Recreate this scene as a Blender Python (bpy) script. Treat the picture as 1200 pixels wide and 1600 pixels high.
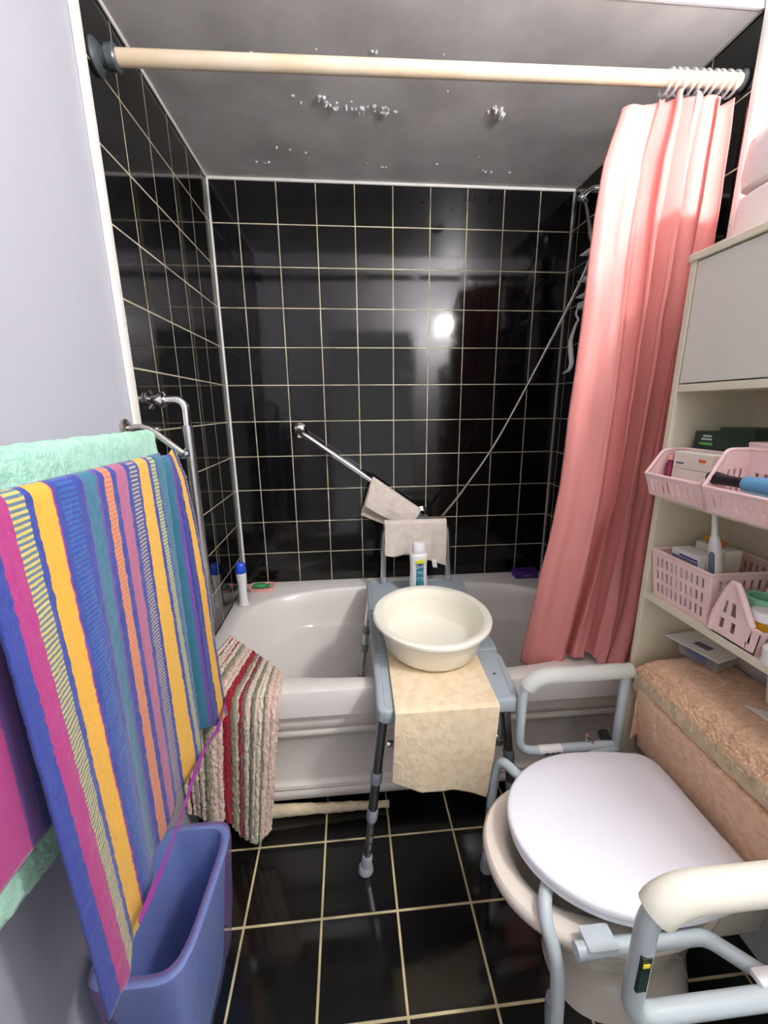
import bpy, bmesh, math, random
from mathutils import Vector, Matrix, noise
random.seed(7)
for o in list(bpy.data.objects):
    bpy.data.objects.remove(o, do_unlink=True)
S = bpy.context.scene
COL = S.collection
PI = math.pi
V = Vector

# ------------------------------------------------------------------ camera, world, exposure
cam_data = bpy.data.cameras.new('camera')
cam = bpy.data.objects.new('camera', cam_data)
COL.objects.link(cam)
cam.location = (0.516, -1.9086, 1.3319)
cam.rotation_euler = (1.3246, 0.0091, -0.0873)
cam_data.sensor_fit = 'VERTICAL'
cam_data.sensor_height = 24.0
cam_data.sensor_width = 18.0
cam_data.lens = 24.0 * 644.31 / 1600.0
cam_data.clip_start = 0.01
S.camera = cam
world = bpy.data.worlds.new('world')
S.world = world
world.use_nodes = True
world.node_tree.nodes['Background'].inputs[0].default_value = (0.5, 0.5, 0.52, 1)
world.node_tree.nodes['Background'].inputs[1].default_value = 0.05
S.view_settings.view_transform = 'Standard'
S.view_settings.look = 'None'
S.view_settings.exposure = 0.33
S.view_settings.gamma = 1.0
S.view_settings.use_curve_mapping = False
S.cycles.max_bounces = 10
S.cycles.diffuse_bounces = 6
S.cycles.glossy_bounces = 5
S.cycles.transparent_max_bounces = 12
S.cycles.sample_clamp_indirect = 6.0
BULB_STRENGTH = 520.0
BULB_COLOR = (1.0, 0.97, 0.95)
FILL_RADIANCE = 0.65
fill_data = bpy.data.lights.new('fill_light', 'AREA'); fill_data.shape = 'RECTANGLE'; fill_data.size = .80; fill_data.size_y = 2.0  # soft fill added in the doorway behind the camera to lift the shadows
fill_data.energy = FILL_RADIANCE * math.pi * .80 * 2.0; fill_data.color = (.97, .98, 1.0)
fill_obj = bpy.data.objects.new('fill_light', fill_data); COL.objects.link(fill_obj); fill_obj.location = (.76, -2.19, 1.02); fill_obj.rotation_euler = (math.radians(90), 0, 0)

# ------------------------------------------------------------------ helpers: materials
def mat(name, col, rough=0.5, metal=0.0, bump=None, spec=0.5, vary=None, sheen=0.0, coat=0.0, trans=0.0):
    m = bpy.data.materials.new(name)
    m.use_nodes = True
    nt = m.node_tree
    b = nt.nodes['Principled BSDF']
    b.inputs['Base Color'].default_value = (*col, 1)
    b.inputs['Roughness'].default_value = rough
    b.inputs['Metallic'].default_value = metal
    b.inputs['Specular IOR Level'].default_value = spec
    b.inputs['Sheen Weight'].default_value = sheen
    b.inputs['Coat Weight'].default_value = coat
    b.inputs['Transmission Weight'].default_value = trans
    tc = None
    if bump or vary:
        tc = nt.nodes.new('ShaderNodeTexCoord')
    if vary:
        scale, col2, lo, hi = vary
        n = nt.nodes.new('ShaderNodeTexNoise'); n.inputs['Scale'].default_value = scale; n.inputs['Detail'].default_value = 4
        nt.links.new(tc.outputs['Object'], n.inputs['Vector'])
        r = nt.nodes.new('ShaderNodeValToRGB')
        r.color_ramp.elements[0].position = lo; r.color_ramp.elements[0].color = (*col, 1)
        r.color_ramp.elements[1].position = hi; r.color_ramp.elements[1].color = (*col2, 1)
        nt.links.new(n.outputs['Fac'], r.inputs['Fac'])
        nt.links.new(r.outputs['Color'], b.inputs['Base Color'])
    if bump:
        scale, strength, dist = bump
        n = nt.nodes.new('ShaderNodeTexNoise'); n.inputs['Scale'].default_value = scale; n.inputs['Detail'].default_value = 3
        nt.links.new(tc.outputs['Object'], n.inputs['Vector'])
        bp = nt.nodes.new('ShaderNodeBump'); bp.inputs['Strength'].default_value = strength; bp.inputs['Distance'].default_value = dist
        nt.links.new(n.outputs['Fac'], bp.inputs['Height'])
        nt.links.new(bp.outputs['Normal'], b.inputs['Normal'])
    return m

def s2l(*c):
    return tuple(((x / 255) / 12.92 if x / 255 < 0.04045 else ((x / 255 + 0.055) / 1.055) ** 2.4) for x in c)

def tile_mat(name, ax, off, size, tile, grout, w, rough, uneven):
    m = bpy.data.materials.new(name); m.use_nodes = True
    nt = m.node_tree; b = nt.nodes['Principled BSDF']; L = nt.links.new
    tc = nt.nodes.new('ShaderNodeTexCoord'); sp = nt.nodes.new('ShaderNodeSeparateXYZ')
    L(tc.outputs['Object'], sp.inputs[0])
    def M(op, a, bb=None):
        n = nt.nodes.new('ShaderNodeMath'); n.operation = op
        for i, x in enumerate((a, bb)):
            if x is None: continue
            if isinstance(x, (int, float)): n.inputs[i].default_value = x
            else: L(x, n.inputs[i])
        return n.outputs[0]
    ds, cells = [], []
    for a, o in zip(ax, off):
        c = M('DIVIDE', M('SUBTRACT', sp.outputs[a], o), size)
        cells.append(M('FLOOR', c))
        ds.append(M('PINGPONG', M('ADD', c, 100.0), 0.5))
    d = M('MINIMUM', ds[0], ds[1])
    mr = nt.nodes.new('ShaderNodeMapRange'); mr.interpolation_type = 'SMOOTHSTEP'
    L(d, mr.inputs['Value'])
    mr.inputs['From Min'].default_value = w / 2 / size * 0.75
    mr.inputs['From Max'].default_value = w / 2 / size * 1.35
    mr.inputs['To Min'].default_value = 1.0; mr.inputs['To Max'].default_value = 0.0
    gn = nt.nodes.new('ShaderNodeTexNoise'); gn.inputs['Scale'].default_value = 9; gn.inputs['Detail'].default_value = 3
    L(tc.outputs['Object'], gn.inputs['Vector'])
    gr = nt.nodes.new('ShaderNodeValToRGB')
    gr.color_ramp.elements[0].position = .35; gr.color_ramp.elements[0].color = (*[x * .62 for x in grout], 1)
    gr.color_ramp.elements[1].position = .6; gr.color_ramp.elements[1].color = (*grout, 1)
    L(gn.outputs['Fac'], gr.inputs['Fac'])
    mx = nt.nodes.new('ShaderNodeMix'); mx.data_type = 'RGBA'
    L(mr.outputs[0], mx.inputs['Factor']); mx.inputs['A'].default_value = (*tile, 1); L(gr.outputs['Color'], mx.inputs['B'])
    L(mx.outputs['Result'], b.inputs['Base Color'])
    rr = nt.nodes.new('ShaderNodeMapRange'); L(mr.outputs[0], rr.inputs['Value'])
    sm = nt.nodes.new('ShaderNodeTexNoise'); sm.inputs['Scale'].default_value = 14; sm.inputs['Detail'].default_value = 6
    L(tc.outputs['Object'], sm.inputs['Vector'])
    rr.inputs['To Min'].default_value = rough; rr.inputs['To Max'].default_value = 0.7
    L(M('ADD', rr.outputs[0], M('MULTIPLY', M('MAXIMUM', M('SUBTRACT', sm.outputs['Fac'], .5), 0.0), .35)), b.inputs['Roughness'])
    # every tile sits at a slightly different angle; the glaze is a little wavy
    comb = nt.nodes.new('ShaderNodeCombineXYZ'); L(cells[0], comb.inputs[0]); L(cells[1], comb.inputs[1])
    wn = nt.nodes.new('ShaderNodeTexWhiteNoise'); wn.noise_dimensions = '2D'; L(comb.outputs[0], wn.inputs['Vector'])
    vs = nt.nodes.new('ShaderNodeVectorMath'); vs.operation = 'SUBTRACT'; L(wn.outputs['Color'], vs.inputs[0]); vs.inputs[1].default_value = (.5, .5, .5)
    sc = nt.nodes.new('ShaderNodeVectorMath'); sc.operation = 'SCALE'; L(vs.outputs[0], sc.inputs[0]); sc.inputs['Scale'].default_value = uneven
    wv = nt.nodes.new('ShaderNodeTexNoise'); wv.inputs['Scale'].default_value = 7; wv.inputs['Detail'].default_value = 1
    L(tc.outputs['Object'], wv.inputs['Vector'])
    hh = M('SUBTRACT', M('MULTIPLY', wv.outputs['Fac'], .35), mr.outputs[0])
    bp = nt.nodes.new('ShaderNodeBump'); bp.inputs['Strength'].default_value = .35; bp.inputs['Distance'].default_value = .0012
    L(hh, bp.inputs['Height'])
    ad = nt.nodes.new('ShaderNodeVectorMath'); ad.operation = 'ADD'; L(bp.outputs['Normal'], ad.inputs[0]); L(sc.outputs[0], ad.inputs[1])
    nm = nt.nodes.new('ShaderNodeVectorMath'); nm.operation = 'NORMALIZE'; L(ad.outputs[0], nm.inputs[0])
    L(nm.outputs[0], b.inputs['Normal'])
    return m

def stripe_mat(name, stops, total, hatch=0.012, bumpscale=260, bstr=0.5, vary=0.25, rough=0.95, seed=0.0, jitter=0.0012, sheen=0.25):
    """stops: (end, colourA, colourB or None) along UV.x; colourB alternates along UV.y"""
    m = bpy.data.materials.new(name); m.use_nodes = True
    nt = m.node_tree; b = nt.nodes['Principled BSDF']; L = nt.links.new
    uv = nt.nodes.new('ShaderNodeUVMap'); sp = nt.nodes.new('ShaderNodeSeparateXYZ'); L(uv.outputs[0], sp.inputs[0])
    tc = nt.nodes.new('ShaderNodeTexCoord')
    n0 = nt.nodes.new('ShaderNodeTexNoise'); n0.inputs['Scale'].default_value = 120; L(tc.outputs['Object'], n0.inputs['Vector'])
    def M(op, a, bb=None):
        n = nt.nodes.new('ShaderNodeMath'); n.operation = op
        for i, x in enumerate((a, bb)):
            if x is None: continue
            if isinstance(x, (int, float)): n.inputs[i].default_value = x
            else: L(x, n.inputs[i])
        return n.outputs[0]
    u = M('ADD', M('DIVIDE', sp.outputs[0], total), M('MULTIPLY', M('SUBTRACT', n0.outputs['Fac'], .5), jitter / total * 2))
    def ramp(which):
        r = nt.nodes.new('ShaderNodeValToRGB'); r.color_ramp.interpolation = 'CONSTANT'
        el = r.color_ramp.elements
        while len(el) > 1: el.remove(el[-1])
        start = 0.0
        for i, (end, a, bb) in enumerate(stops):
            c = a if (which == 0 or bb is None) else bb
            if i == 0: e = el[0]; e.position = 0
            else: e = el.new(min(.9999, start / total))
            e.color = (*c, 1); start = end
        L(u, r.inputs['Fac']); return r.outputs['Color']
    A, B = ramp(0), ramp(1)
    fr = M('FRACT', M('DIVIDE', sp.outputs[1], hatch))
    sel = M('GREATER_THAN', fr, 0.5)
    mx = nt.nodes.new('ShaderNodeMix'); mx.data_type = 'RGBA'; L(sel, mx.inputs['Factor']); L(A, mx.inputs['A']); L(B, mx.inputs['B'])
    nn = nt.nodes.new('ShaderNodeTexNoise'); nn.inputs['Scale'].default_value = bumpscale; nn.inputs['Detail'].default_value = 2
    L(tc.outputs['Object'], nn.inputs['Vector'])
    mv = nt.nodes.new('ShaderNodeMix'); mv.data_type = 'RGBA'; mv.blend_type = 'MULTIPLY'; mv.inputs['Factor'].default_value = vary
    L(mx.outputs['Result'], mv.inputs['A']); L(nn.outputs['Fac'], mv.inputs['B'])
    L(mv.outputs['Result'], b.inputs['Base Color'])
    b.inputs['Roughness'].default_value = rough; b.inputs['Specular IOR Level'].default_value = .15; b.inputs['Sheen Weight'].default_value = sheen
    bp = nt.nodes.new('ShaderNodeBump'); bp.inputs['Strength'].default_value = bstr; bp.inputs['Distance'].default_value = .002
    L(nn.outputs['Fac'], bp.inputs['Height']); L(bp.outputs['Normal'], b.inputs['Normal'])
    return m

def film_mat(name, col, opacity, rough=0.25, translucent=0.5):
    m = bpy.data.materials.new(name); m.use_nodes = True
    nt = m.node_tree; b = nt.nodes['Principled BSDF']; L = nt.links.new
    b.inputs['Base Color'].default_value = (*col, 1); b.inputs['Roughness'].default_value = rough
    out = nt.nodes['Material Output']
    tl = nt.nodes.new('ShaderNodeBsdfTranslucent'); tl.inputs[0].default_value = (*col, 1)
    a = nt.nodes.new('ShaderNodeMixShader'); a.inputs[0].default_value = translucent
    L(b.outputs[0], a.inputs[1]); L(tl.outputs[0], a.inputs[2])
    if opacity < 1:
        tr = nt.nodes.new('ShaderNodeBsdfTransparent'); tr.inputs[0].default_value = (*[.75 + .25 * x for x in col], 1)
        c = nt.nodes.new('ShaderNodeMixShader'); c.inputs[0].default_value = opacity
        L(tr.outputs[0], c.inputs[1]); L(a.outputs[0], c.inputs[2]); L(c.outputs[0], out.inputs[0])
    else:
        L(a.outputs[0], out.inputs[0])
    return m

def glow_mat(name, col, strength):
    m = bpy.data.materials.new(name); m.use_nodes = True
    b = m.node_tree.nodes['Principled BSDF']
    b.inputs['Base Color'].default_value = (*col, 1)
    b.inputs['Emission Color'].default_value = (*col, 1); b.inputs['Emission Strength'].default_value = strength
    return m

# ------------------------------------------------------------------ helpers: shapes
def new(): return bmesh.new()

def obj(name, bm, m, parent=None, smooth=True, solid=0.0, bevel=0.0, sub=0):
    bmesh.ops.recalc_face_normals(bm, faces=bm.faces)
    me = bpy.data.meshes.new(name); bm.to_mesh(me); bm.free()
    for mm in (m if isinstance(m, (list, tuple)) else [m]): me.materials.append(mm)
    if smooth:
        me.shade_smooth()
        try: me.set_sharp_from_angle(angle=math.radians(38))
        except Exception: pass
    o = bpy.data.objects.new(name, me); COL.objects.link(o)
    if parent: o.parent = parent; o.matrix_parent_inverse = parent_world(parent).inverted()
    if bevel:
        md = o.modifiers.new('bevel', 'BEVEL'); md.width = bevel; md.segments = 3; md.limit_method = 'ANGLE'; md.angle_limit = math.radians(40)
    if sub:
        md = o.modifiers.new('subsurf', 'SUBSURF'); md.levels = sub; md.render_levels = sub
    if solid:
        md = o.modifiers.new('solid', 'SOLIDIFY'); md.thickness = solid; md.offset = 0
    return o

def parent_world(p):
    if p.parent is None: return p.matrix_basis.copy()
    return parent_world(p.parent) @ p.matrix_parent_inverse @ p.matrix_basis

def tag(o, label, cat=None, group=None):
    o['label'] = label
    if cat: o['category'] = cat
    if group: o['group'] = group
    return o

def thing(name, label, cat, loc, group=None):
    o = bpy.data.objects.new(name, None); COL.objects.link(o); o.location = loc
    o.empty_display_size = .05
    return tag(o, label, cat, group)

def structure(o):
    o['kind'] = 'structure'; return o

def relabel(o, label):
    o['label'] = label; return o

def box(bm, lo, hi, bev=0.0, mi=0, seg=2):
    r = bmesh.ops.create_cube(bm, size=1.0)
    vs = r['verts']
    for v in vs:
        v.co = V([lo[i] + (v.co[i] + .5) * (hi[i] - lo[i]) for i in range(3)])
    fs = set(f for v in vs for f in v.link_faces)
    for f in fs: f.material_index = mi
    if bev:
        es = list(set(e for v in vs for e in v.link_edges))
        r2 = bmesh.ops.bevel(bm, geom=es, offset=bev, segments=seg, affect='EDGES', profile=.5)
        for f in r2['faces']: f.material_index = mi
    return bm

def hexa(bm, p, mi=0):
    vs = [bm.verts.new(q) for q in p]
    for f in ((0, 1, 2, 3), (7, 6, 5, 4), (0, 4, 5, 1), (1, 5, 6, 2), (2, 6, 7, 3), (3, 7, 4, 0)):
        bm.faces.new([vs[i] for i in f]).material_index = mi

def loft(bm, rings, cap0=False, cap1=False, mi=0, closed=True):
    R = [[bm.verts.new(p) for p in r] for r in rings]
    n = len(R[0])
    for a, b in zip(R, R[1:]):
        for i in range(n if closed else n - 1):
            j = (i + 1) % n
            bm.faces.new((a[i], a[j], b[j], b[i])).material_index = mi
    if cap0: bm.faces.new(R[0][::-1]).material_index = mi
    if cap1: bm.faces.new(R[-1]).material_index = mi
    return R

def fillet(pts, rad, n=6):
    pts = [V(p) for p in pts]
    out = [pts[0]]
    for i in range(1, len(pts) - 1):
        a, b, c = pts[i - 1], pts[i], pts[i + 1]
        r = rad[i - 1] if isinstance(rad, (list, tuple)) else rad
        d1 = (a - b); d2 = (c - b)
        r = min(r, d1.length * .49, d2.length * .49)
        if r < 1e-5: out.append(b); continue
        p, q = b + d1.normalized() * r, b + d2.normalized() * r
        for k in range(n + 1):
            t = k / n
            # circular-ish blend
            out.append(p * (1 - t) ** 2 + b * 2 * t * (1 - t) * 1.0 + q * t * t)
    out.append(pts[-1])
    return out

def tube(bm, pts, r, seg=14, caps=True, mi=0):
    pts = [V(p) for p in pts]
    N = len(pts)
    rs = r if isinstance(r, (list, tuple)) else [r] * N
    tang = []
    for i in range(N):
        t = (pts[min(i + 1, N - 1)] - pts[max(i - 1, 0)]); tang.append(t.normalized())
    up = V((0, 0, 1)) if abs(tang[0].z) < .9 else V((1, 0, 0))
    nrm = tang[0].cross(up).normalized()
    rings = []
    for i in range(N):
        if i:
            q = tang[i - 1].rotation_difference(tang[i]); nrm = (q @ nrm).normalized()
        bn = tang[i].cross(nrm)
        rings.append([pts[i] + (nrm * math.cos(2 * PI * k / seg) + bn * math.sin(2 * PI * k / seg)) * rs[i] for k in range(seg)])
    loft(bm, rings, caps, caps, mi)
    return bm

def lathe(bm, prof, c=(0, 0, 0), seg=40, sx=1.0, sy=1.0, axis='z', mi=0, cap0=True, cap1=True):
    rings = []
    for r, h in prof:
        ring = []
        for k in range(seg):
            a = 2 * PI * k / seg
            x, y = r * math.cos(a) * sx, r * math.sin(a) * sy
            if axis == 'z': p = (c[0] + x, c[1] + y, c[2] + h)
            elif axis == 'x': p = (c[0] + h, c[1] + x, c[2] + y)
            else: p = (c[0] + x, c[1] + h, c[2] + y)
            ring.append(p)
        rings.append(ring)
    loft(bm, rings, cap0, cap1, mi)
    return bm

def sring(cx, cy, hx, hy, z, n=2.0, N=64, hx2=None):
    """superellipse ring; hx2: other half length on the +x side"""
    out = []
    for k in range(N):
        a = 2 * PI * k / N
        c, s = math.cos(a), math.sin(a)
        ex = hx2 if (hx2 is not None and c > 0) else hx
        out.append((cx + ex * math.copysign(abs(c) ** (2 / n), c), cy + hy * math.copysign(abs(s) ** (2 / n), s), z))
    return out

def sheet(bm, f, nu, nv, uvf=None, mi=0, wrap=False):
    uvl = bm.loops.layers.uv.verify()
    g = [[bm.verts.new(f(i / nu, j / nv)) for i in range(nu + 1)] for j in range(nv + 1)]
    for j in range(nv):
        for i in range(nu):
            fc = bm.faces.new((g[j][i], g[j][i + 1], g[j + 1][i + 1], g[j + 1][i])); fc.material_index = mi
            if uvf:
                for l, (a, b) in zip(fc.loops, ((i, j), (i + 1, j), (i + 1, j + 1), (i, j + 1))):
                    l[uvl].uv = uvf(a / nu, b / nv)
    return g

def lerp(a, b, t): return a + (b - a) * t
def vl(a, b, t): return V(a) * (1 - t) + V(b) * t
def interp(xs, ys, x):
    if x <= xs[0]: return ys[0]
    for i in range(1, len(xs)):
        if x <= xs[i]:
            t = (x - xs[i - 1]) / (xs[i] - xs[i - 1]); t = t * t * (3 - 2 * t) if False else t
            return lerp(ys[i - 1], ys[i], t)
    return ys[-1]
def ns(x, y, z=0.0, s=1.0): return noise.noise(V((x * s, y * s, z * s)))

def smooth_path(pts, n=8):
    pts = [V(p) for p in pts]; out = []
    P = [pts[0]] + pts + [pts[-1]]
    for i in range(1, len(P) - 2):
        p0, p1, p2, p3 = P[i - 1:i + 3]
        for k in range(n):
            t = k / n
            out.append(.5 * ((2 * p1) + (p2 - p0) * t + (2 * p0 - 5 * p1 + 4 * p2 - p3) * t * t + (3 * p1 - p0 - 3 * p2 + p3) * t ** 3))
    out.append(pts[-1]); return out

def slot_panel(bm, p00, p10, p11, p01, cols, rows, gap=.45, mx=.1, my=.14, ry=.3, th=.002):
    """a plastic wall with real slots: quad p00..p01, frame margins mx,my (fractions), slots cols x rows"""
    p00, p10, p11, p01 = map(V, (p00, p10, p11, p01))
    nrm = (p10 - p00).cross(p01 - p00).normalized() * th
    def Q(u, v): return (p00 * (1 - u) + p10 * u) * (1 - v) + (p01 * (1 - u) + p11 * u) * v
    def bar(u0, u1, v0, v1):
        a = [Q(u0, v0), Q(u1, v0), Q(u1, v1), Q(u0, v1)]
        hexa(bm, a + [p + nrm for p in a])
    rowh = (1 - 2 * my) / rows
    colw = (1 - 2 * mx) / cols
    # horizontal bands
    edges = [0]
    for r in range(rows):
        v0 = my + r * rowh + rowh * ry / 2
        v1 = my + (r + 1) * rowh - rowh * ry / 2
        bar(0, 1, edges[-1], v0)
        for c in range(cols + 1):
            if c == 0: u0, u1 = 0, mx + colw * (1 - gap) / 2
            elif c == cols: u0, u1 = 1 - mx - colw * (1 - gap) / 2, 1
            else: u0, u1 = mx + c * colw - colw * (1 - gap) / 2, mx + c * colw + colw * (1 - gap) / 2
            bar(u0, u1, v0, v1)
        edges.append(v1)
    bar(0, 1, edges[-1], 1)

def text_bm(txt, size, extr=.0003):
    cu = bpy.data.curves.new('txt', 'FONT'); cu.body = txt; cu.size = size; cu.extrude = extr; cu.align_x = 'CENTER'; cu.align_y = 'CENTER'
    o = bpy.data.objects.new('txt', cu); COL.objects.link(o)
    dg = bpy.context.evaluated_depsgraph_get()
    me = bpy.data.meshes.new_from_object(o.evaluated_get(dg))
    bpy.data.objects.remove(o, do_unlink=True)
    bm = new(); bm.from_mesh(me); bpy.data.meshes.remove(me)
    return bm

# ------------------------------------------------------------------ materials
M = {}
M['tile_back'] = tile_mat('black_tile_back', (0, 2), (-.0438, 2.2034), .154, s2l(14, 14, 16), s2l(208, 198, 166), .0036, .075, .006)
M['tile_side'] = tile_mat('black_tile_side', (1, 2), (-.2072, 2.2034), .154, s2l(14, 14, 16), s2l(200, 190, 160), .0036, .05, .006)
M['tile_floor'] = tile_mat('black_tile_floor', (0, 1), (.2028, -.8814), .205, s2l(18, 17, 17), s2l(212, 198, 152), .0055, .10, .004)
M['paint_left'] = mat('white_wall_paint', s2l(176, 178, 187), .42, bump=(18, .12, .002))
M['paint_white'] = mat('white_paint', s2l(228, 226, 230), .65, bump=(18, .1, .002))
M['paint_ceiling'] = mat('white_gloss_ceiling_paint', s2l(214, 211, 211), .38, bump=(7, .25, .006), vary=(5, s2l(192, 189, 189), .4, .65))
M['paint_flake'] = mat('blistered_paint', s2l(198, 196, 197), .3, bump=(60, .4, .004))
M['bead'] = mat('white_corner_bead', s2l(236, 234, 228), .5)
M['bead_dull'] = mat('dull_corner_bead', s2l(165, 160, 150), .4)
M['tub'] = mat('white_acrylic', s2l(236, 232, 226), .16, coat=.3)
M['apron'] = mat('tub_apron', s2l(230, 224, 216), .2, coat=.2)
M['bench'] = mat('grey_blue_plastic', s2l(165, 178, 184), .42, bump=(160, .05, .001))
M['alu'] = mat('aluminium_tube', (.62, .63, .65), .32, 1.0)
M['alu_dark'] = mat('dull_aluminium', (.30, .30, .31), .38, 1.0)
M['rubber'] = mat('grey_rubber', s2l(150, 154, 160), .6)
M['collar'] = mat('grey_collar', s2l(140, 148, 155), .45)
M['hole'] = mat('dark_hole', s2l(20, 20, 22), .6)
M['chrome'] = mat('chrome', (.82, .82, .84), .08, 1.0)
M['nickel'] = mat('brushed_nickel', (.55, .52, .48), .25, 1.0)
M['basin'] = mat('cream_plastic', s2l(240, 238, 222), .28, bump=(90, .03, .001))
M['towel_beige'] = mat('beige_terry', s2l(236, 220, 188), .95, bump=(330, .4, .002), vary=(40, s2l(226, 206, 170), .42, .62), sheen=.2, spec=.1)
M['towel_grey'] = mat('grey_beige_terry', s2l(222, 212, 200), .95, bump=(330, .55, .003), vary=(30, s2l(212, 201, 188), .4, .65), sheen=.2, spec=.1)
M['mint'] = mat('mint_terry', s2l(176, 226, 202), .95, bump=(150, .8, .006), vary=(70, s2l(150, 206, 182), .4, .65), sheen=.35, spec=.1)
M['peach'] = mat('peach_terry', s2l(240, 202, 168), .95, bump=(190, .9, .006), vary=(60, s2l(228, 184, 148), .4, .65), sheen=.3, spec=.1)
M['peach_hem'] = mat('pale_hem', s2l(208, 188, 158), .95, bump=(200, .6, .003), vary=(40, s2l(190, 172, 142), .4, .6), spec=.1)
M['white_plastic'] = mat('white_plastic', s2l(240, 240, 240), .3)
M['lid'] = mat('white_toilet_lid', s2l(240, 243, 250), .22, coat=.2)
M['porcelain'] = mat('cream_porcelain', s2l(226, 218, 205), .12, coat=.4)
M['frame'] = mat('grey_frame_enamel', s2l(186, 198, 202), .35)
M['pad'] = mat('grey_foam_grip', s2l(205, 210, 202), .7, bump=(300, .1, .001))
M['pad_near'] = mat('cream_foam_grip', s2l(216, 215, 200), .7, bump=(300, .1, .001))
M['cabinet'] = mat('cream_cabinet', s2l(218, 212, 188), .45)
M['cab_in'] = mat('cream_cabinet_inside', s2l(214, 204, 184), .5)
M['door'] = mat('white_cabinet_door', s2l(214, 212, 202), .4)
M['pink_basket'] = mat('pink_plastic', s2l(240, 208, 206), .35)
M['wood'] = mat('cream_painted_wood', s2l(206, 192, 168), .45, bump=(40, .15, .002), vary=(12, s2l(196, 178, 148), .4, .7))
M['dark_rubber'] = mat('dark_rod_socket', s2l(62, 70, 72), .3)
M['black'] = mat('black_plastic', s2l(22, 22, 24), .35)
M['blue_cap'] = mat('blue_plastic', s2l(40, 84, 205), .3)
M['pink_dish'] = mat('pink_dish_plastic', s2l(238, 170, 165), .35)
M['green_soap'] = mat('green_soap', s2l(58, 150, 90), .5)
M['purple'] = mat('purple_carton', s2l(70, 36, 130), .45)
M['teal'] = mat('teal_label', s2l(45, 125, 140), .4)
M['yellow'] = mat('yellow_label', s2l(235, 225, 60), .4)
M['navy'] = mat('navy_print', s2l(48, 40, 120), .4)
M['green_box'] = mat('dark_green_carton', s2l(28, 50, 40), .45)
M['green_bright'] = mat('bright_green_print', s2l(95, 160, 70), .5)
M['pale_print'] = mat('pale_print', s2l(205, 212, 205), .5)
M['carton'] = mat('white_carton', s2l(232, 226, 210), .6)
M['maroon'] = mat('maroon_plastic', s2l(125, 20, 60), .3)
M['blue_plastic'] = mat('light_blue_plastic', s2l(96, 155, 190), .35)
M['sky_plastic'] = mat('sky_blue_plastic', s2l(165, 205, 225), .35)
M['mint_plastic'] = mat('mint_plastic', s2l(140, 205, 170), .4)
M['amber'] = mat('amber_pot', s2l(205, 150, 20), .35)
M['orange'] = mat('orange_print', s2l(215, 110, 50), .4)
M['slate'] = mat('slate_blue_print', s2l(104, 112, 150), .5)
M['grey_print'] = mat('grey_print', s2l(110, 118, 135), .5)
M['bin_blue'] = mat('blue_bin_plastic', s2l(84, 178, 214), .35)
M['paper'] = mat('white_paper', s2l(238, 236, 234), .7)
M['tissue_wrap'] = mat('white_roll_wrap', s2l(232, 224, 220), .4, bump=(20, .35, .006))
M['bag'] = film_mat('lilac_bag_film', s2l(204, 168, 226), .38, .2, .4)
M['clear'] = film_mat('clear_film', s2l(225, 222, 218), .35, .15, .2)
M['ring'] = film_mat('clear_ring_plastic', s2l(225, 228, 232), .32, .08, .2)
M['curtain'] = film_mat('pink_vinyl', s2l(230, 154, 148), 1.0, .5, .16)
M['curtain'].node_tree.nodes['Principled BSDF'].inputs['Specular IOR Level'].default_value = .3
M['bulb'] = glow_mat('lit_bulb', BULB_COLOR, BULB_STRENGTH)
M['door_wood'] = mat('brown_door', s2l(120, 96, 72), .4)
M['ribbon'] = mat('magenta_ribbon', s2l(165, 65, 160), .7)

BL, NV, MG, YL, HY, TE, PU, OR, PK, BE = (s2l(54, 70, 148), s2l(46, 58, 136), s2l(172, 58, 126), s2l(232, 178, 64), s2l(210, 194, 112),
                                      s2l(60, 118, 142), s2l(112, 76, 150), s2l(212, 150, 96), s2l(176, 104, 136), s2l(184, 170, 140))
BD = s2l(50, 100, 168)
stripes = [(-1.455, BL, None), (-1.428, MG, None), (-1.403, HY, s2l(95, 120, 140)), (-1.391, BL, None), (-1.357, YL, None), (-1.354, MG, None),
           (-1.345, BL, None), (-1.310, BL, BD), (-1.295, BL, None), (-1.291, PU, None), (-1.260, TE, None), (-1.256, PU, None), (-1.242, BL, None),
           (-1.220, OR, s2l(200, 120, 110)), (-1.208, BL, None), (-1.175, PK, None), (-1.162, BL, None), (-1.140, BE, BL), (-1.130, BL, None), (-1.095, YL, s2l(225, 180, 90)),
           (-1.083, BL, None), (-1.062, HY, s2l(100, 140, 150)), (-1.055, BL, None), (-1.003, TE, None), (-.990, PU, BL), (-.964, TE, None), (-.960, PU, None), (-.930, NV, None), (-.904, YL, None), (-.892, NV, None), (-.8, HY, NV)]
S0 = -1.475
M['stripe_towel'] = stripe_mat('striped_terry', [(e - S0, a, b) for e, a, b in stripes], .675, hatch=.0078)
back_st = [(.10, BL, None), (.30, YL, None), (.33, BL, None), (.40, BL, None), (.505, MG, None), (.53, PU, None), (.64, BL, None), (.70, TE, None), (1.0, BL, None)]
M['stripe_back'] = stripe_mat('striped_terry_back', back_st, 1.0, hatch=.0105)
CR, RD, GN, PC, DG = s2l(232, 214, 196), s2l(158, 24, 44), s2l(150, 148, 122), s2l(236, 210, 192), s2l(120, 104, 92)
mat_st = [(.05, CR, None), (.075, RD, None), (.17, CR, None), (.19, RD, None), (.25, CR, None), (.31, GN, None), (.34, CR, None), (.44, PC, None), (.52, RD, None), (.57, GN, None),
          (.60, CR, None), (.625, RD, None), (.655, DG, None), (.71, CR, None), (.76, GN, None), (.79, CR, None), (.83, s2l(236, 230, 205), None), (.86, GN, None), (1.0, PC, None)]
M['bath_mat'] = stripe_mat('striped_shag', mat_st, 1.0, bumpscale=230, bstr=.8, vary=.25, jitter=.010)

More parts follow.
